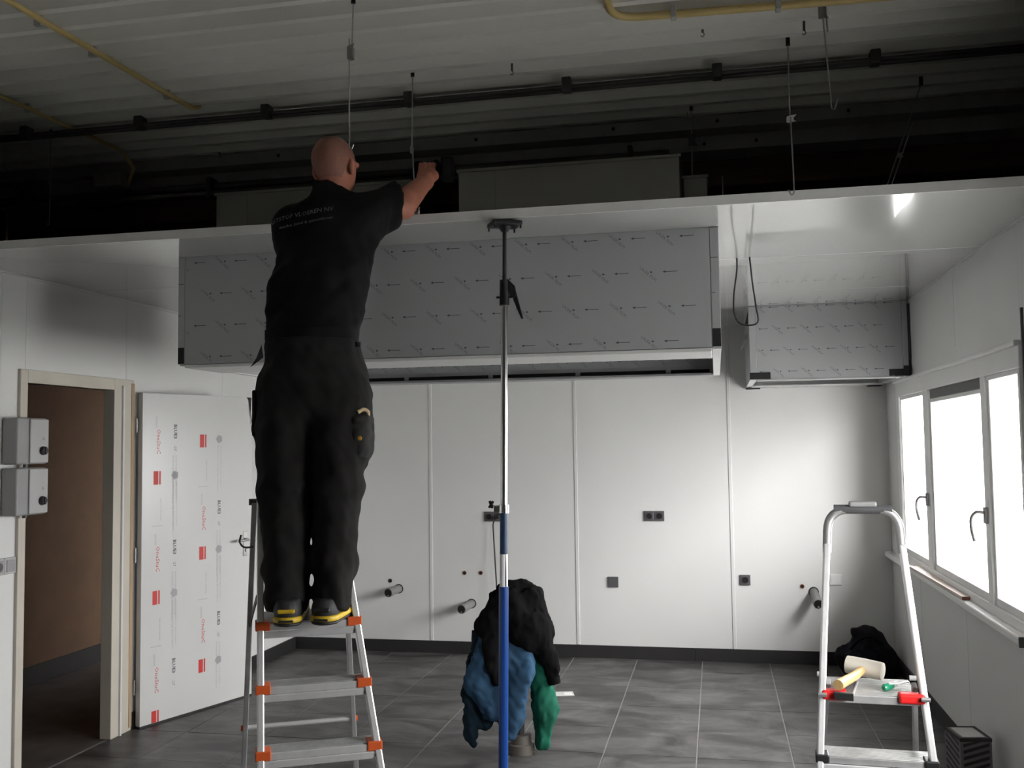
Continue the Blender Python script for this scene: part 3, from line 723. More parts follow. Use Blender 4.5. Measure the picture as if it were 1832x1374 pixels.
for dy, dz in ((0, 0), (.03, .05)): MB().tube([(-4.8, dy, dz), (-.2, dy, dz-.0)], .02, 10).build('pipe', 'steelpipe', e, smooth=True)
for x in (-4.0, -2.8, -1.45, -.4):
    MB().box(x-.012, x+.012, -.03, .06, -.03, .09).build('hanger', 'black', e)
tag(e, 'two black pipes running above the duct boxes in the void', 'pipe')
e = empty('junction_box', (-3.44, 5.06, 3.27))
MB().box(-.09, .09, -.04, .035, -.03, .05).build('housing', 'duct', e, bevel=.008)
MB().box(-.07, .07, -.047, -.04, -.022, .04).build('lid', 'duct', e, bevel=.004)
tag(e, 'grey junction box under the deck at the end of the yellow conduit', 'junction box')
cb = MB().tube(spline([(-4.33, 5.3, C+.04), (-4.325, 5.3, 3.18), (-4.29, 5.3, 3.29), (-4.1, 5.28, 3.33), (-3.8, 5.2, 3.33), (-3.54, 5.07, 3.29)], 6), .008, 8).build('old_cable', 'rule', smooth=True)
tag(cb, 'old brownish cable curving from the void to the junction box', 'cable')

def hanger(name, lab, pts, r=.003, clip=None, clipm='galv', hook=None, extra=None, anchor=True):
    e = empty(name, pts[0]); o = Vector(pts[0])
    MB().tube([Vector(p)-o for p in pts], r, 6).build('rod', 'galv', e, smooth=True)
    if extra: MB().tube([Vector(p)-o for p in extra], r, 6).build('rod', 'galv', e, smooth=True)
    if clip:
        c = Vector(clip[0])-o; w, h_ = clip[1], clip[2]
        q = MB().box(c.x-w/2, c.x+w/2, c.y-.012, c.y+.012, c.z-h_/2, c.z+h_/2).build('spring_clamp', clipm, e, bevel=.004)
        MB().add([(c.x-w*.4, c.y-.013, c.z+h_/2), (c.x+w*.9, c.y-.02, c.z+h_*.62), (c.x+w*.5, c.y-.013, c.z+h_*.2)], [(0, 1, 2)]).build('clamp_wing', clipm, q)
        MB().add([(c.x-w*.4, c.y-.013, c.z-h_/2), (c.x+w*.9, c.y-.02, c.z-h_*.75), (c.x+w*.5, c.y-.013, c.z-h_*.3)], [(0, 1, 2)]).build('clamp_wing', clipm, q)
    if hook: MB().tube([Vector(p)-o for p in spline(hook, 5)], r, 6).build('hook', 'galv', e, smooth=True)
    if anchor: MB().tube([(0, 0, -.004), (0, 0, .060)], .009, 10).build('anchor', 'black', e)
    return tag(e, lab, 'hanger')
hanger('hanger_rod', 'hanger rod with spring clamp above the man, hanging from the deck', [(-1.316, 3.45, ROOF), (-1.324, 3.45, 3.17)], clip=((-1.327, 3.45, 3.20), .024, .05), clipm='pvc', extra=[(-1.333, 3.45, 3.26), (-1.334, 3.45, 2.86)], hook=[(-1.334, 3.45, 2.86), (-1.334, 3.45, 2.835), (-1.325, 3.45, 2.83), (-1.318, 3.45, 2.845)])
hanger('hanger_rod', 'hooked hanger rod in front of the arm with the drill', [(-1.322, 4.217, ROOF), (-1.228, 3.9, 2.95)], clip=((-1.228, 3.9, 2.95), .012, .03), extra=[(-1.226, 3.9, 2.98), (-1.15, 3.69, 2.66)], hook=[(-1.15, 3.69, 2.66), (-1.149, 3.685, 2.63), (-1.138, 3.685, 2.627), (-1.133, 3.69, 2.65)])
hanger('hanger_rod', 'hanger rod with dark spring clamp close to the yellow bend', [(.449, 3.9, ROOF), (.472, 3.9, 3.03)], clip=((.449, 3.9, 3.375), .026, .05), clipm='pvc', extra=[(.462, 3.895, 3.40), (.468, 3.895, 3.29)], hook=[(.472, 3.9, 3.03), (.473, 3.9, 2.99), (.485, 3.9, 2.985), (.497, 3.9, 3.02)])
hanger('hanger_rod', 'hooked hanger rod with pale clip over the ceiling edge', [(.347, 4.262, ROOF), (.333, 4.1, 3.03)], clip=((.333, 4.1, 3.02), .028, .022), clipm='paper', extra=[(.335, 4.1, 3.04), (.318, 3.83, 2.67)], hook=[(.318, 3.83, 2.67), (.316, 3.825, 2.645), (.306, 3.825, 2.64), (.297, 3.83, 2.66)])
hanger('hanger_rod', 'slanting pair of hanger rods in the dark right end of the void', [(1.008, 4.9, ROOF), (.83, 4.9, 2.90)], clip=((.90, 4.9, 3.06), .02, .02), extra=[(.965, 4.89, 3.22), (.835, 4.89, 2.86)])
hanger('hanger_rod', 'hanger rod on the grey beam next to the wide duct', [(-.08, 5.0, ROOF), (-.084, 5.0, 2.97)], clip=((-.08, 5.0, 3.24), .035, .05), clipm='sock', hook=[(-.10, 5.0, 3.39), (-.085, 4.99, 3.33), (-.065, 4.99, 3.32), (-.06, 4.99, 3.345)])
hanger('hanger_rod', 'hooked hanger rod over the ceiling edge near the left wall', [(-3.492, 4.6, ROOF), (-3.494, 4.6, 2.95)], clip=((-3.492, 4.6, 3.15), .02, .02), hook=[(-3.494, 4.6, 2.95), (-3.496, 4.6, 2.925), (-3.508, 4.6, 2.92), (-3.516, 4.6, 2.945)])
for x, y, lab in ((-.86, 4.24, 'small dark screw hook in the deck before the pipe run'), (-.01, 4.02, 'tiny pale cable clip on the deck under the yellow bend'), (.40, 4.10, 'small dark screw in the deck beside the long hanger rod'), (-2.75, 5.07, 'small dark screw hook above the junction box')):
    e = empty('screw_hook', (x, y, ROOF))
    MB().tube([(0, 0, .060), (0, 0, -.012)], .005, 8).build('shank', 'sock', e); MB().tube(spline([(0, 0, -.01), (.006, 0, -.02), (.0, 0, -.03), (-.008, 0, -.024)], 4), .002, 6).build('hook', 'sock', e)
    tag(e, lab, 'hook')

# ================================================================== STEPLADDERS
def rect_ring(a, b, w, d): pass
U27 = math.atan2(.46, .888)
ld = empty('stepladder', (-1.455, 3.3485, 0), U27)
tag(ld, 'aluminium stepladder with orange step caps carrying the man', 'stepladder')
PZ = 1.08
lw = lambda z: .1815+.07*(PZ-z); lx = lambda z: .069*(PZ-z); ly = lambda z: -.25*(PZ-z)
for s_ in (-1, 1):
    top = 1.80
    pts = [(s_*(lw(0)-.012)+lx(0), ly(0)+.012, 0), (s_*(lw(top)-.012)+lx(top), ly(top)+.012, top)]
    st = MB().bar(pts[0], pts[1], .024, .055, up_=(0, -1, 0)).build('stile', 'alu', ld, bevel=.004)
    b0 = Vector(pts[0]); MB().box(b0.x-.018, b0.x+.018, b0.y-.035, b0.y+.03, .0, .05).build('foot', 'blackpl', st, bevel=.004)
    # rear leg hinged above the platform
    zt = 1.50; a = Vector((s_*(lw(zt)+.008)+lx(zt), ly(zt)+.045, zt)); fl_ = Vector((s_*.245+.01, .62, .0))
    rl = MB().bar(a, fl_, .020, .034, up_=(0, -1, 0)).build('rear_leg', 'alud', ld, bevel=.003)
    MB().box(fl_.x-.014, fl_.x+.014, fl_.y-.024, fl_.y+.024, 0, .05).build('foot', 'blackpl', rl, bevel=.003)
    t_ = (1.5-.60)/1.5; q = a.lerp(fl_, t_); MB().tube([q+Vector((s_*.008, 0, 0)), q+Vector((s_*.018, 0, 0))], .012, 12).build('bar_cap', 'orange', rl)
    MB().tube([a+Vector((-.02, 0, 0)), a+Vector((.02, 0, 0))], .012, 12).build('hinge_bolt', 'sock', rl)
    # spreader strap under platform level
    MB().bar(Vector((s_*(lw(1.16))+lx(1.16), ly(1.16)+.03, 1.16)), a.lerp(fl_, .32), .004, .022).build('strap', 'blackpl', ld)
zt = 1.50; qa = Vector((-(lw(zt)+.008)+lx(zt), ly(zt)+.045, zt)).lerp(Vector((-.235, .62, 0)), .60); qb = Vector(((lw(zt)+.008)+lx(zt), ly(zt)+.045, zt)).lerp(Vector((.255, .62, 0)), .60)
MB().tube([qa, qb], .0095, 10).build('cross_bar', 'alu', ld, smooth=True)
zt = 1.80
MB().tube(fillet([(-lw(zt)+lx(zt)+.012, ly(zt)+.012, zt-.02), (-lw(zt-.02)+lx(zt)+.02, ly(zt)+.09, zt+.05), (lw(zt-.02)+lx(zt)-.02, ly(zt)+.09, zt+.05), (lw(zt)+lx(zt)-.012, ly(zt)+.012, zt-.02)], .05), .014, 10).build('top_hoop', 'alu', ld, smooth=True)
MB().tube(spline([(-lw(1.35)+lx(1.35)-.012, ly(1.35)+.02, 1.34), (-lw(1.35)+lx(1.35)-.045, ly(1.35)+.02, 1.34), (-lw(1.35)+lx(1.35)-.06, ly(1.35)+.02, 1.36), (-lw(1.35)+lx(1.35)-.055, ly(1.35)+.02, 1.385)], 4), .0035, 8).build('bucket_hook', 'sock', ld, smooth=True)
zs = [1.08, .87, .66, .45, .24]
for i, z in enumerate(zs):
    w, x_, y_ = lw(z), lx(z), ly(z); dp = .24 if i == 0 else .085
    tr = MB()
    tr.box(x_-w+.012, x_+w-.012, y_-.012, y_+dp, z-.028, z-.004)
    k = 0
    yy = y_-.008
    while yy < y_+dp-.008: tr.box(x_-w+.014, x_+w-.014, yy, yy+.007, z-.004, z); yy += .0125
    t_ = tr.build('platform' if i == 0 else 'step', 'alud', ld)
    MB().box(x_-w+.004, x_+w-.004, y_-.020, y_-.012, z-.055, z-.030).build('front_lip', 'alu', t_, bevel=.003)
    MB().box(x_-w+.006, x_+w-.006, y_-.018, y_-.012, z-.029, z-.004).build('nosing', 'alu', t_, bevel=.002)
    for s_ in (-1, 1):
        cx = x_+s_*(w-.020)
        MB().box(cx-.026, cx+.026, y_-.0225, y_+.045, z-.028, z+.004).build('step_cap', 'orange', t_, bevel=.003)
        MB().tube([(x_+s_*(w-.016), y_-.0205, z-.043), (x_+s_*(w-.016), y_-.0225, z-.043)], .006, 10).build('rivet', 'galv', t_)

l2 = empty('stepladder', (.5365, 3.82, 0), math.radians(-3.0))
tag(l2, 'aluminium stepladder with rounded hoop and red hinges by the window', 'stepladder')
PZ2 = .77
l2w = lambda z: .1875+.075*(PZ2-z); l2y = lambda z: -.24*(PZ2-z)
hoop = []
for s_ in (-1, 1):
    side = [(s_*(l2w(z)-.012), l2y(z)+.012, z) for z in (0.0, .8, 1.30)]
    st = MB().bar(side[0], side[2], .024, .052, up_=(0, -1, 0)).build('stile', 'alu', l2, bevel=.005)
    b0 = Vector(side[0]); MB().box(b0.x-.018, b0.x+.018, b0.y-.034, b0.y+.03, 0, .05).build('foot', 'blackpl', st, bevel=.004)
    a = Vector((s_*(l2w(.80)-.035), l2y(.8)+.05, .80)); q = Vector((s_*.205, .58, 0))
    rl = MB().bar(a, q, .018, .030, up_=(0, -1, 0)).build('rear_leg', 'alud', l2, bevel=.003)
    MB().box(q.x-.014, q.x+.014, q.y-.022, q.y+.022, 0, .045).build('foot', 'blackpl', rl, bevel=.003)
    # red hinge
    hx = s_*(l2w(PZ2)-.055)
    MB().box(hx-.045, hx+.045, -.022, .03, PZ2-.022, PZ2+.014).build('hinge_block', 'redpl', l2, bevel=.009, seg=3)
    MB().tube([(s_*(l2w(PZ2)-.026), -.03, PZ2+.0), (s_*(l2w(PZ2)+.004), -.03, PZ2+.0)], .008, 10).build('hinge_bolt', 'galv', l2)
    MB().tube([(s_*(l2w(PZ2)-.03), .25, PZ2+.012), (s_*(l2w(PZ2)-.005), .25, PZ2+.012)], .01, 10).build('end_peg', 'greylt', l2)
MB().bar((-.195, .33, .34), (.195, .33, .34), .02, .014).build('cross_bar', 'alu', l2)
zt = 1.30
MB().tube(fillet([(-(l2w(zt)-.012), l2y(zt)+.012, zt-.03), (-(l2w(zt)-.02), l2y(zt)+.02, zt+.135), ((l2w(zt)-.02), l2y(zt)+.02, zt+.135), ((l2w(zt)-.012), l2y(zt)+.012, zt-.03)], .085, 8), .0165, 12).build('top_hoop', 'alud', l2, smooth=True)
MB().box(-.05, .05, l2y(zt)-.005, l2y(zt)+.045, zt+.145, zt+.165).build('hoop_grip', 'grey', l2, bevel=.007)
MB().tube([(-.105, l2y(zt)+.02, zt+.135), (.105, l2y(zt)+.02, zt+.135)], .0178, 12).build('hoop_sleeve', 'sock', l2, smooth=True)
pf = MB(); pf.box(-l2w(PZ2)+.03, l2w(PZ2)-.03, .0, .27, PZ2-.022, PZ2-.004)
yy = .004
while yy < .262: pf.box(-l2w(PZ2)+.034, l2w(PZ2)-.034, yy, yy+.009, PZ2-.004, PZ2); yy += .017
pfo = pf.build('platform', 'alud', l2)
MB().box(-l2w(PZ2)+.03, l2w(PZ2)-.03, -.008, 0, PZ2-.03, PZ2-.002).build('front_lip', 'alud', pfo, bevel=.002)
for i, z in enumerate((.56, .35, .14)):
    w, y_ = l2w(z), l2y(z); tr = MB(); tr.box(-w+.012, w-.012, y_-.01, y_+.125, z-.024, z-.004); yy = y_-.006
    while yy < y_+.118: tr.box(-w+.014, w-.014, yy, yy+.008, z-.004, z); yy += .0145
    t_ = tr.build('step', 'alud', l2)
    MB().box(-w+.004, w-.004, y_-.018, y_-.010, z-.055, z-.026).build('front_lip', 'alu', t_, bevel=.003)
    for s_ in (-1, 1): MB().box(s_*(w-.018)-.024, s_*(w-.018)+.024, y_-.019, y_+.05, z-.025, z+.006).build('step_cap', 'blackpl', t_, bevel=.005)

# tools on the right ladder's platform
e = empty('mallet', (.540, 4.03, PZ2+.052), math.radians(-17))
hm = Matrix.Rotation(PI/2, 3, 'Y')
MB().lathe([(.028, -.07), (.033, -.068), (.034, -.05), (.035, 0), (.034, .05), (.033, .068), (.028, .07)], (0, 0, 0), 24, hm).build('head', 'rubber', e, smooth=True)
MB().tube([(0, .0, .0), (-.005, -.10, -.012), (-.012, -.27, -.014)], [.015, .017, .0195], 14).build('handle', 'pine', e, smooth=True)
e.rotation_euler = (0, math.radians(5), math.radians(-25))
tag(e, 'mallet with off-white rubber head and wooden handle on the ladder platform', 'mallet')
e = empty('screwdriver', (.583, 3.875, PZ2+.014), math.radians(-40))
MB().lathe([(.008, 0), (.0135, .008), (.0135, .05), (.010, .06), (.006, .066)], (0, 0, 0), 12, Matrix.Rotation(-PI/2, 3, 'X')).build('handle', 'greenpl', e, smooth=True)
MB().tube([(0, .064, 0), (0, .085, .0)], .008, 10).build('ferrule', 'whitepl', e, smooth=True)
MB().tube([(0, .08, 0), (0, .17, -.004)], .0032, 8).build('shaft', 'chrome', e, smooth=True)
tag(e, 'screwdriver with green handle beside the mallet on the platform', 'screwdriver')
e = empty('scraper', (.45, 3.872, PZ2+.003), math.radians(-12))
MB().box(-.032, .032, -.09, .12, 0, .009).build('blade', 'sock', e, bevel=.002)
MB().box(-.034, .034, -.095, -.085, -.016, .010).build('front_edge', 'black', e, bevel=.002)
MB().box(.030, .034, -.09, .12, .0, .012).build('side_rim', 'grey', e)
tag(e, 'flat dark grey trowel lying under the mallet handle', 'trowel')

# ================================================================== PROP POLE
e = empty('support_prop', (-.872, 3.90, 0))
top = Vector((.043, -.01, 2.585))
def at(z): return top*(z/2.585)
MB().box(-.06, .06, -.05, .05, 0, .012).build('base_plate', 'blackpl', e, bevel=.004)
MB().tube([at(.01), at(1.13)], .0195, 20).build('outer_tube', 'blue', e, smooth=True)
MB().tube([at(1.12), at(1.26)], .0165, 20).build('scale_label', 'whitepl', e, smooth=True)
MB().box(at(1.19).x+.008, at(1.19).x+.0125, -.0185, -.005, 1.12, 1.26).build('label_stripe', 'navy', e)
MB().tube([at(1.26), at(1.43)], .0165, 20).build('grip_sleeve', 'navy', e, smooth=True)
cl_ = MB().tube([at(1.425), at(1.458)], .0215, 20).build('clamp_collar', 'chrome', e, smooth=True)
MB().box(at(1.44).x-.042, at(1.44).x-.012, -.02, .008, 1.428, 1.456).build('clamp_lug', 'chrome', cl_, bevel=.003)
kb = MB()
for q in range(4):
    a_ = q*PI/2+PI/4; c_ = at(1.455)+Vector((-.052, -.006, .004))
    kb.tube([c_, c_+Vector((0, math.sin(a_)*.008, math.cos(a_)*.0))+Vector((.017*math.cos(a_)*.6, 0, .018*math.sin(a_)))], .006, 8)
kb.tube([at(1.447)+Vector((-.052, 0, .008)), at(1.447)+Vector((-.036, 0, 0))], .006, 8)
kb.build('star_knob', 'blackpl', cl_, smooth=True)
MB().tube([at(1.42), at(2.275)], .0145, 20).build('inner_tube', 'chrome', e, smooth=True)
hd_ = MB().tube([at(2.27), at(2.375)], .0205, 16).build('trigger_housing', 'blackpl', e, smooth=True)
c_ = at(2.33)
MB().prism([(0, .05), (.028, .02), (.034, -.02), (.03, -.03), (.016, -.03), (.0, .0)], lambda u, v, d: (c_.x+.015+u, c_.y+d, c_.z+v), -.012, .012).build('trigger_bracket', 'blackpl', hd_)
MB().prism([(.02, .0), (.036, -.005), (.064, -.115), (.058, -.118), (.026, -.04)], lambda u, v, d: (c_.x+.012+u, c_.y+d, c_.z+v), -.008, .008).build('trigger_lever', 'blackpl', hd_)
MB().tube([c_+Vector((-.034, 0, -.025)), c_+Vector((.04, 0, -.025))], .005, 8).build('pin', 'blackpl', hd_)
MB().tube([at(2.37), at(2.585)], .0085, 14).build('ratchet_rod', 'black', e, smooth=True)
pt = empty('pad', (0, 0, 0)); bpy.data.objects.remove(pt)
mt = Matrix.Translation(at(2.585)) @ Matrix.Rotation(math.radians(28), 4, 'Z')
pd = MB().box(-.062, .062, -.052, .052, .012, .030, mtx=mt).build('head_pad', 'blackpl', e, bevel=.004)
MB().lathe([(.012, -.012), (.028, .012)], at(2.585), 14).build('head_joint', 'blackpl', e, smooth=True)
for sx_ in (-1, 1):
    for sy_ in (-1, 1): q = mt @ Vector((sx_*.055, sy_*.045, 0)); MB().tube([q+Vector((0, 0, .014)), q+Vector((0, 0, -.002))], .004, 8).build('pad_screw', 'blackpl', pd)
tag(e, 'blue and chrome telescopic prop holding up the white ceiling', 'support prop')

# ================================================================== JACKETS ON A STAND
SJ = empty('coat_stand', (-1.10, 5.42, 0), .2045)
MB().lathe([(.075, 0), (.075, .05), (.06, .055), (.055, .10)], n=24).build('foot', 'standfoot', SJ, smooth=True)
MB().tube([(0, 0, .05), (0, 0, .86)], .02, 12).build('post', 'sock', SJ, smooth=True)
MB().tube([(-.10, 0, .84), (.10, 0, .84)], .016, 10).build('cross_arm', 'sock', SJ, smooth=True)
tag(SJ, 'low stand with round foot hidden under the jackets', 'stand')
def jl(px, py, y): return ((px-913)*.00313, y, .925-(py-1050)*.00313)
def jacket(name, m, lab, prims, seed, amp=.010, h=.009, cuff=None):
    r_ = empty(name, (-1.10, 5.42, .02), .2045)
    s = SDF((-.42, -.32, -.03), (.34, .30, 1.0), h)
    for (a, b, ra, rb, k) in prims: s.rc(jl(*a), jl(*b), ra, rb, k, sy=.8)
    s.noise(amp, 34, seed, (1, 1, .25)).noise(amp*.75, 80, seed+9, (1, 1, .35))
    s.cutplane((0, 0, .0), (0, 0, -1))
    s.build('cloth', m, r_, 2)
    if cuff: MB().tube([jl(*cuff[0]), jl(*cuff[1])], [cuff[2], cuff[2]*.9], 14, sx=.8).build('cuff', cuff[3], r_, smooth=True)
    return tag(r_, lab, 'jacket')
jacket('jacket', 'jblack', 'black fleece jacket topmost on the stand behind the blue prop',
       [((893, 1082, 0), (925, 1080, 0), .085, .085, .04), ((905, 1075, .0), (908, 1110, -.01), .07, .11, .04), ((905, 1100, -.06), (925, 1140, -.075), .095, .095, .05), ((940, 1120, -.08), (945, 1150, -.08), .07, .06, .04), ((935, 1085, -.03), (955, 1150, -.05), .075, .06, .04), ((955, 1150, -.05), (970, 1215, -.06), .058, .036, .02),
        ((880, 1090, -.03), (860, 1130, -.05), .065, .07, .04), ((862, 1120, -.07), (864, 1190, -.10), .06, .05, .03), ((866, 1180, -.10), (872, 1222, -.105), .045, .025, .02), ((850, 1110, -.05), (845, 1140, -.06), .032, .026, .02), ((900, 1120, .08), (900, 1200, .10), .12, .12, .03)], 3, cuff=((971, 1217, -.06), (974, 1229, -.06), .036, 'jblack'))
jacket('jacket', 'jblue', 'blue work jacket hanging under the black one',
       [((900, 1140, -.02), (895, 1200, -.03), .08, .12, .03), ((922, 1150, -.05), (915, 1205, -.09), .05, .075, .03), ((915, 1200, -.09), (898, 1285, -.10), .07, .06, .03), ((898, 1280, -.10), (896, 1312, -.10), .055, .035, .02), ((858, 1150, -.04), (838, 1225, -.06), .06, .075, .03), ((840, 1220, -.05), (862, 1275, -.06), .075, .06, .04), ((870, 1230, 0), (880, 1280, 0), .09, .06, .03)], 5)
jacket('jacket', 'jnavy', 'dark teal work jacket with sleeves hanging lowest at the left of the stand',
       [((846, 1150, .03), (828, 1250, .0), .06, .06, .03), ((828, 1245, .0), (823, 1318, -.01), .05, .04, .02), ((823, 1318, -.01), (827, 1334, -.01), .036, .026, .02), ((860, 1230, .03), (852, 1300, .0), .07, .045, .03), ((890, 1230, .05), (890, 1300, .02), .07, .05, .03)], 8)
jacket('jacket', 'jgreen', 'green work jacket sleeve side hanging at the right of the stand',
       [((940, 1150, .02), (950, 1215, .0), .06, .065, .03), ((948, 1210, .0), (956, 1280, -.02), .065, .072, .03), ((956, 1275, -.02), (950, 1330, -.03), .068, .045, .03), ((950, 1330, -.03), (948, 1346, -.03), .04, .026, .02)], 11, amp=.009)

# ================================================================== FLOOR ODDS AND ENDS
e = empty('paper_sheet', (-1.10, 6.69, .001), .25)
MB().box(-.12, .11, -.055, .055, 0, .003).build('sheet', 'paper', e); MB().box(.045, .10, -.04, .03, .003, .0042).build('sticker', 'whitepl', e)
tag(e, 'pale flat sheet lying on the tiles behind the jackets', 'sheet')
bg_ = empty('work_bag', (1.03, 7.60, 0))
s = SDF((-.30, -.26, -.02), (.30, .26, .48), .010)
s.ell((0, 0, .10), (.21, .15, .15), .04).ell((.02, .02, .22), (.13, .10, .13), .06).ell((-.02, 0, .30), (.07, .06, .035), .04).ell((.13, -.03, .06), (.10, .12, .10), .05)
s.noise(.016, 26, 4).noise(.006, 60, 8).cutplane((0, 0, .0), (0, 0, -1)); s.build('bag_body', 'bag', bg_, 2)
MB().tube(spline([(-.12, -.12, .20), (-.06, -.14, .27), (.02, -.13, .29), (.10, -.13, .24)], 5), .010, 8).build('carry_strap', 'jblack', bg_, smooth=True)
tag(bg_, 'slumped black cloth bag on the floor in the corner', 'bag')
cx = empty('carton_box', (1.140, 5.10, 0), math.radians(8)); cx.scale = (.85, .9, 1)
MB().box(-.085, .085, -.11, .11, .0, .30).build('carton', 'card', cx, bevel=.003)
MB().box(-.060, .060, -.085, .085, .3002, .302).build('top_label', 'paper', cx)
for k in range(9):
    zz = .02+.03*k
    MB().prism([(-.07, zz), (.07, zz+.035), (.07, zz+.05), (-.07, zz+.015)], lambda u, v, d: (u, d, min(v, .298)), -.1112, -.1102).build('printed_stripe', 'carddark', cx)
    MB().prism([(-.09, zz), (.09, zz+.035), (.09, zz+.05), (-.09, zz+.015)], lambda u, v, d: (d, u, min(v, .298)), -.0862, -.0852).build('printed_stripe', 'carddark', cx)
for x_ in (-.086, .074): MB().box(x_, x_+.012, -.111, .111, .285, .3015).build('edge_band', 'carddark', cx)
for y_ in (-.111, .097): MB().box(-.086, .086, y_, y_+.014, .285, .3015).build('edge_band', 'carddark', cx)
tag(cx, 'small striped carton with pale lid on the floor by the wall', 'box')
e = empty('offcut_board', (1.262, 6.13, .863), 0)
MB().box(-.042, .042, -.62, .66, 0, .018).build('board', 'plyw', e, bevel=.001); MB().box(-.043, .043, -.628, -.62, 0, .018).build('cut_end', 'plywe', e)
e.rotation_euler = (0, 0, .02)
tag(e, 'long pale board lying along the window sill', 'board')

# ================================================================== THE MAN ON THE LADDER
OP = (-1.50, 3.40, 1.083)
man = empty('person', OP, .2045)
tag(man, 'man in black polo and dark work trousers drilling from a stepladder', 'person')
hc = (.108, .075, 1.705); HA = -.42          # head turned right
def hp(f_, r_, u_):
    """head point: forward, right, up offsets"""
    fx, fy_ = math.sin(-HA), math.cos(HA); rx_, ry_ = math.cos(HA), -math.sin(-HA)
    return (hc[0]+fx*f_+rx_*r_, hc[1]+fy_*f_+ry_*r_, hc[2]+u_)
b = SDF((-.30, -.30, -.01), (.62, .62, 1.86), .0052)
for s_, xa, xk, xh in ((-1, -.033, -.045, -.045), (1, .130, .130, .130)):
    b.rc((xh, 0, .88), (xk, -.06, .48), .082, .055, .02); b.rc((xk, -.06, .48), (xa, -.12, .09), .052, .036, .02); b.rc((xa, -.12, .06), (xa, .0, .04), .034, .028, .02)
b.rc((.035, 0, .92), (.05, .02, 1.15), .125, .12, .05, sy=.75); b.rc((.05, .02, 1.15), (.08, .05, 1.38), .12, .14, .05, sy=.7)
b.rc((-.05, .06, 1.47), (.19, .06, 1.50), .05, .052, .04)
b.rc((.093, .055, 1.48), (.105, .07, 1.62), .062, .057, .03)
rot_ = -.42
b.ell(hp(-.012, 0, .012), (.076, .098, .093), .02, rz=rot_)                # cranium
b.ell(hp(.030, 0, -.045), (.056, .062, .070), .035, rz=rot_)               # face
b.ell(hp(.062, 0, -.098), (.026, .022, .020), .025, rz=rot_)               # chin
b.rc(hp(.088, 0, -.005), hp(.108, 0, -.042), .008, .014, .012)             # nose
b.rc(hp(.080, -.045, .012), hp(.080, .045, .012), .012, .012, .015)        # brow
b.rc(hp(.092, -.02, -.072), hp(.092, .02, -.072), .007, .007, .006)        # lips
for s_ in (-1, 1):
    b.ell(hp(.075, s_*.031, -.010), (.014, .010, .009), .004, rz=rot_, cut=True)
    b.ell(hp(.074, s_*.031, -.010), (.011, .011, .010), .003, rz=rot_)
    b.ell(hp(-.008, s_*.080, -.022), (.011, .021, .033), .006, rz=rot_+s_*.35)
    b.ell(hp(.0, s_*.090, -.024), (.006, .010, .016), .004, rz=rot_, cut=True)
# right arm out to the drill, left arm across in front of the chest
SR, ER, WR = (.195, .07, 1.50), (.350, .215, 1.578), (.428, .365, 1.712)
b.rc(SR, ER, .054, .052, .03); b.rc(ER, WR, .056, .034, .02)
SL, EL, WL = (-.06, .08, 1.47), (.04, .33, 1.52), (.24, .43, 1.605)
b.rc(SL, EL, .052, .043, .03); b.rc(EL, WL, .043, .029, .02)
# right hand round the drill handle
hx = -.020
b.rc(WR, (.455+hx, .395, 1.745), .032, .031, .02); b.rc((.435+hx, .395, 1.745), (.480+hx, .392, 1.745), .025, .025, .015)
for i in range(4):
    x_ = .425+hx+i*.019
    p0, p1, p2, p3 = (x_, .398, 1.757), (x_, .412, 1.800), (x_+.002, .442, 1.806), (x_+.003, .458, 1.782)
    r_ = .0092-.0006*abs(i-1)
    b.rc(p0, p1, r_+.001, r_, .004); b.rc(p1, p2, r_, r_, .003); b.rc(p2, p3, r_, r_*.9, .003)
b.rc((.430+hx, .400, 1.735), (.418+hx, .425, 1.735), .012, .011, .006); b.rc((.418+hx, .425, 1.735), (.425+hx, .452, 1.745), .0105, .009, .004)
# left hand flat on the ceiling edge
b.rc(WL, (.31, .455, 1.612), .028, .024, .015); b.rc((.30, .44, 1.612), (.32, .475, 1.607), .020, .020, .01)
for i in range(4):
    dx_ = i*.013; dy_ = -i*.014
    p0 = (.325+dx_*.3, .485+dy_, 1.618); p1 = (.352+dx_*.3, .50+dy_, 1.628); p2 = (.376+dx_*.3, .505+dy_, 1.622); r_ = .0088-.0007*abs(i-1)
    b.rc(p0, p1, r_+.001, r_, .004); b.rc(p1, p2, r_, r_*.9, .003)
b.rc((.30, .46, 1.612), (.318, .492, 1.624), .011, .0095, .005); b.rc((.318, .492, 1.624), (.34, .515, 1.622), .0095, .0085, .004)
bo = b.build('body', ['skin', 'stubble'], man, 2)
co = np.zeros(len(bo.data.polygons)*3, np.float32); bo.data.polygons.foreach_get('center', co); co = co.reshape(-1, 3)
rel = co-np.array(hc); fwd = rel[:, 0]*math.sin(.42)+rel[:, 1]*math.cos(.42); sid = np.abs(rel[:, 0]*math.cos(.42)-rel[:, 1]*math.sin(.42))
hair = (rel[:, 2] > -.065) & ((fwd < .035+np.clip(rel[:, 2], 0, .04)*.6) & (rel[:, 2] > .01) | (fwd < -.03)) & (co[:, 2] > 1.63) & (sid < .0785)
bo.data.polygons.foreach_set('material_index', hair.astype(np.int32))
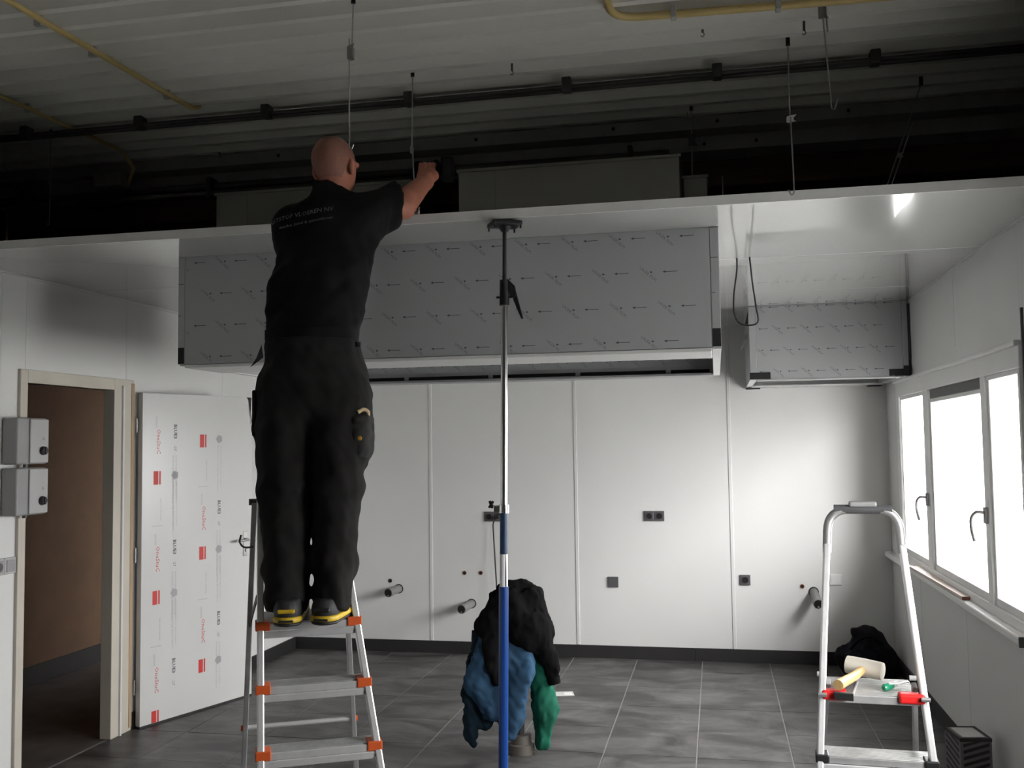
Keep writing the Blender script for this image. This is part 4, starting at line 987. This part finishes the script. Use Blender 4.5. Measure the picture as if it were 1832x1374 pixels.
# polo shirt
s = SDF((-.26, -.24, .92), (.50, .50, 1.68), .0075)
s.rc((.030, 0, 1.00), (.050, .02, 1.18), .168, .172, .04, sy=.72); s.rc((.050, .02, 1.18), (.082, .045, 1.38), .172, .182, .05, sy=.68)
s.rc((-.035, .05, 1.44), (.185, .055, 1.475), .088, .09, .06)
s.rc((-.05, .07, 1.46), (.02, .26, 1.48), .066, .064, .04, plane=((0, .245, 1.47), (.3, 1, 0)))
s.rc((.185, .065, 1.475), (.39, .215, 1.605), .088, .084, .055, plane=((.318, .175, 1.57), (.80, .52, .10)))
s.rc((.092, .048, 1.53), (.103, .060, 1.62), .078, .068, .02, plane=((.10, .06, 1.600), (.35, .45, 1)))
s.noise(.006, 30, 2, (1, 1, .6)).noise(.003, 62, 6)
s.rc((.105, .07, 1.52), (.108, .075, 1.68), .0585, .0585, 0, cut=True)
s.rc((.335, .20, 1.575), (.43, .26, 1.62), .066, .066, 0, cut=True)
sh = s.build('polo_shirt', 'shirt', man, 3)
# lettering on the back
bvh = BVHTree.FromPolygons([v.co for v in sh.data.vertices], [p.vertices for p in sh.data.polygons])
def back_print(txt, size, x_end, z0, slope):
    v, fc = text_mesh(txt, size, 'RIGHT'); m = MB(); vs = []; okv = []
    for p in v:
        x_ = x_end+p[0]; z_ = z0+p[1]+slope*p[0]
        h_ = bvh.ray_cast(Vector((x_, -.6, z_)), Vector((0, 1, 0)))
        okv.append(h_[0] is not None and h_[1].y < -.12); vs.append((x_, (h_[0].y if h_[0] else 0)-.0025, z_))
    m.add(vs, [f_ for f_ in fc if all(okv[i] for i in f_)]); return m
m1 = back_print('KUNSTSTOF VLOEREN NV', .0245, .125, 1.500, .15); m2 = back_print('wanden, panel & systeembouw', .0165, .125, 1.465, .15)
m1.add(m2.v, m2.f); m1.build('back_print', 'tshirtink', sh)['kind'] = 'stuff'
# trousers
t = SDF((-.26, -.30, .0), (.36, .22, 1.09), .0075)
t.ell((.040, 0, .86), (.200, .140, .19), .05); t.rc((.034, .0, .98), (.032, 0, 1.045), .168, .160, .04, sy=.76)
t.rc((-.062, -.005, .80), (-.056, -.05, .48), .112, .096, .035); t.rc((-.056, -.05, .48), (-.034, -.105, .20), .094, .082, .02); t.rc((-.034, -.105, .20), (-.033, -.125, .055), .080, .073, .02)
t.rc((.142, -.005, .80), (.138, -.05, .48), .110, .092, .035); t.rc((.138, -.05, .48), (.132, -.105, .20), .090, .078, .02); t.rc((.132, -.105, .20), (.130, -.12, .065), .076, .068, .02)
t.ell((.215, -.01, .66), (.045, .085, .115), .03); t.ell((-.135, .0, .70), (.04, .07, .10), .03)
t.noise(.006, 26, 3, (1, 1, 1.6)).noise(.004, 58, 12, (1, 1, 1.5))
t.cutplane((0, 0, 1.055), (0, 0, 1)); t.cutplane((0, -.12, .035), (0, -.25, -1))
tr = t.build('trousers', 'trous', man, 3)
MB().lathe([(.170, -.018), (.174, -.018), (.174, .018), (.170, .018)], (.033, .0, 1.035), 40, Matrix.Diagonal((1, .74, 1)).to_3x3()).build('belt', 'shirt', tr, smooth=True)
q = SDF((.10, -.17, .50), (.34, .10, .80), .006)
q.ell((.212, -.030, .645), (.055, .078, .105), .02).ell((.216, -.034, .715), (.052, .080, .034), .008); q.noise(.005, 60, 21)
o = q.build('cargo_pocket', 'pocket', tr, 2)
MB().lathe([(.0085, 0), (.007, .005), (.001, .006)], (.226, -.101, .648), 12, Matrix.Rotation(PI/2, 3, 'X')).build('snap', 'gold', o, smooth=True)
MB().tube(spline([(.218, -.096, .742), (.236, -.085, .752), (.252, -.075, .744), (.25, -.07, .728)], 4), .0075, 8).build('pencil_strap', 'rule', o, smooth=True)
o = MB().box(-.008, .006, -.05, .045, -.12, .05).build('side_pocket', 'pocket', tr, bevel=.006); o.location = (-.165, -.02, .78)
MB().add([(-.145, -.04, 1.00), (-.135, -.05, .95), (-.19, -.03, .915), (-.165, -.035, .95)], [(0, 1, 2, 3)]).build('tool_loop', 'black', tr)
MB().box(.203, .222, -.04, -.03, .985, 1.005).build('belt_loop', 'black', tr, bevel=.003)
for k, (xa, dy_, rz_) in enumerate(((-.030, -.04, .10), (.128, -.02, -.12))):
    se = empty('shoe', (xa, dy_, 0), rz_, parent=man)
    q = SDF((-.08, -.22, -.01), (.08, .18, .15), .005)
    q.rc((0, -.135, .055), (0, -.12, .10), .046, .043, .02); q.rc((0, -.14, .042), (0, .08, .040), .042, .046, .02); q.rc((0, .02, .06), (0, .09, .045), .045, .042, .03)
    q.cutplane((0, 0, .022), (0, 0, -1)); q.cutplane((0, 0, .105), (0, -.1, 1)); up_ = q.build('upper', 'shoe', se, 2)
    for nm, z0, z1, m_, rr in (('outsole', .0, .012, 'shoe', .050), ('midsole', .012, .033, 'sole_y', .051)):
        q = SDF((-.08, -.23, -.01), (.08, .19, .07), .005); q.rc((0, -.14, .02), (0, .08, .02), rr, rr+.003, .0)
        q.cutplane((0, 0, z0), (0, 0, -1)); q.cutplane((0, 0, z1), (0, 0, 1)); q.build(nm, m_, se, 1)
    MB().box(-.030, .030, -.190, -.172, .046, .060).build('heel_tab', 'sole_y' if k == 0 else 'shoe', se, bevel=.005)
    MB().box(-.025, .025, -.1925, -.190, .016, .024).build('heel_groove', 'shoe', se)
# cordless drill, chuck downward, battery to the right
dr = empty('cordless_drill', (-1.50+.979*.396-.203*.435, 3.40+.203*.396+.979*.435, 1.083+1.60), .2045)
MB().lathe([(.0215, .075), (.027, .09), (.030, .13), (.030, .19), (.024, .212), (.010, .218)], n=20).build('motor_housing', 'shirt', dr, smooth=True)
MB().lathe([(.0205, .058), (.0215, .076)], n=18).build('torque_ring', 'galv', dr, smooth=True)
MB().lathe([(.009, .012), (.016, .022), (.019, .030), (.019, .058)], n=18).build('chuck', 'shirt', dr, smooth=True)
MB().tube([(0, 0, -.020), (0, 0, .016)], .0035, 8).build('bit', 'chrome', dr, smooth=True)
MB().tube([(.015, 0, .172), (.06, -.012, .174), (.10, -.022, .172)], [.020, .0165, .019], 14).build('handle', 'shirt', dr, smooth=True)
MB().box(.098, .150, -.060, .028, .130, .222).build('battery', 'shirt', dr, bevel=.010, seg=3)
MB().box(.030, .040, .012, .022, .150, .160).build('trigger', 'sock', dr)
tag(dr, 'black cordless drill held point-down over the ceiling edge', 'drill')
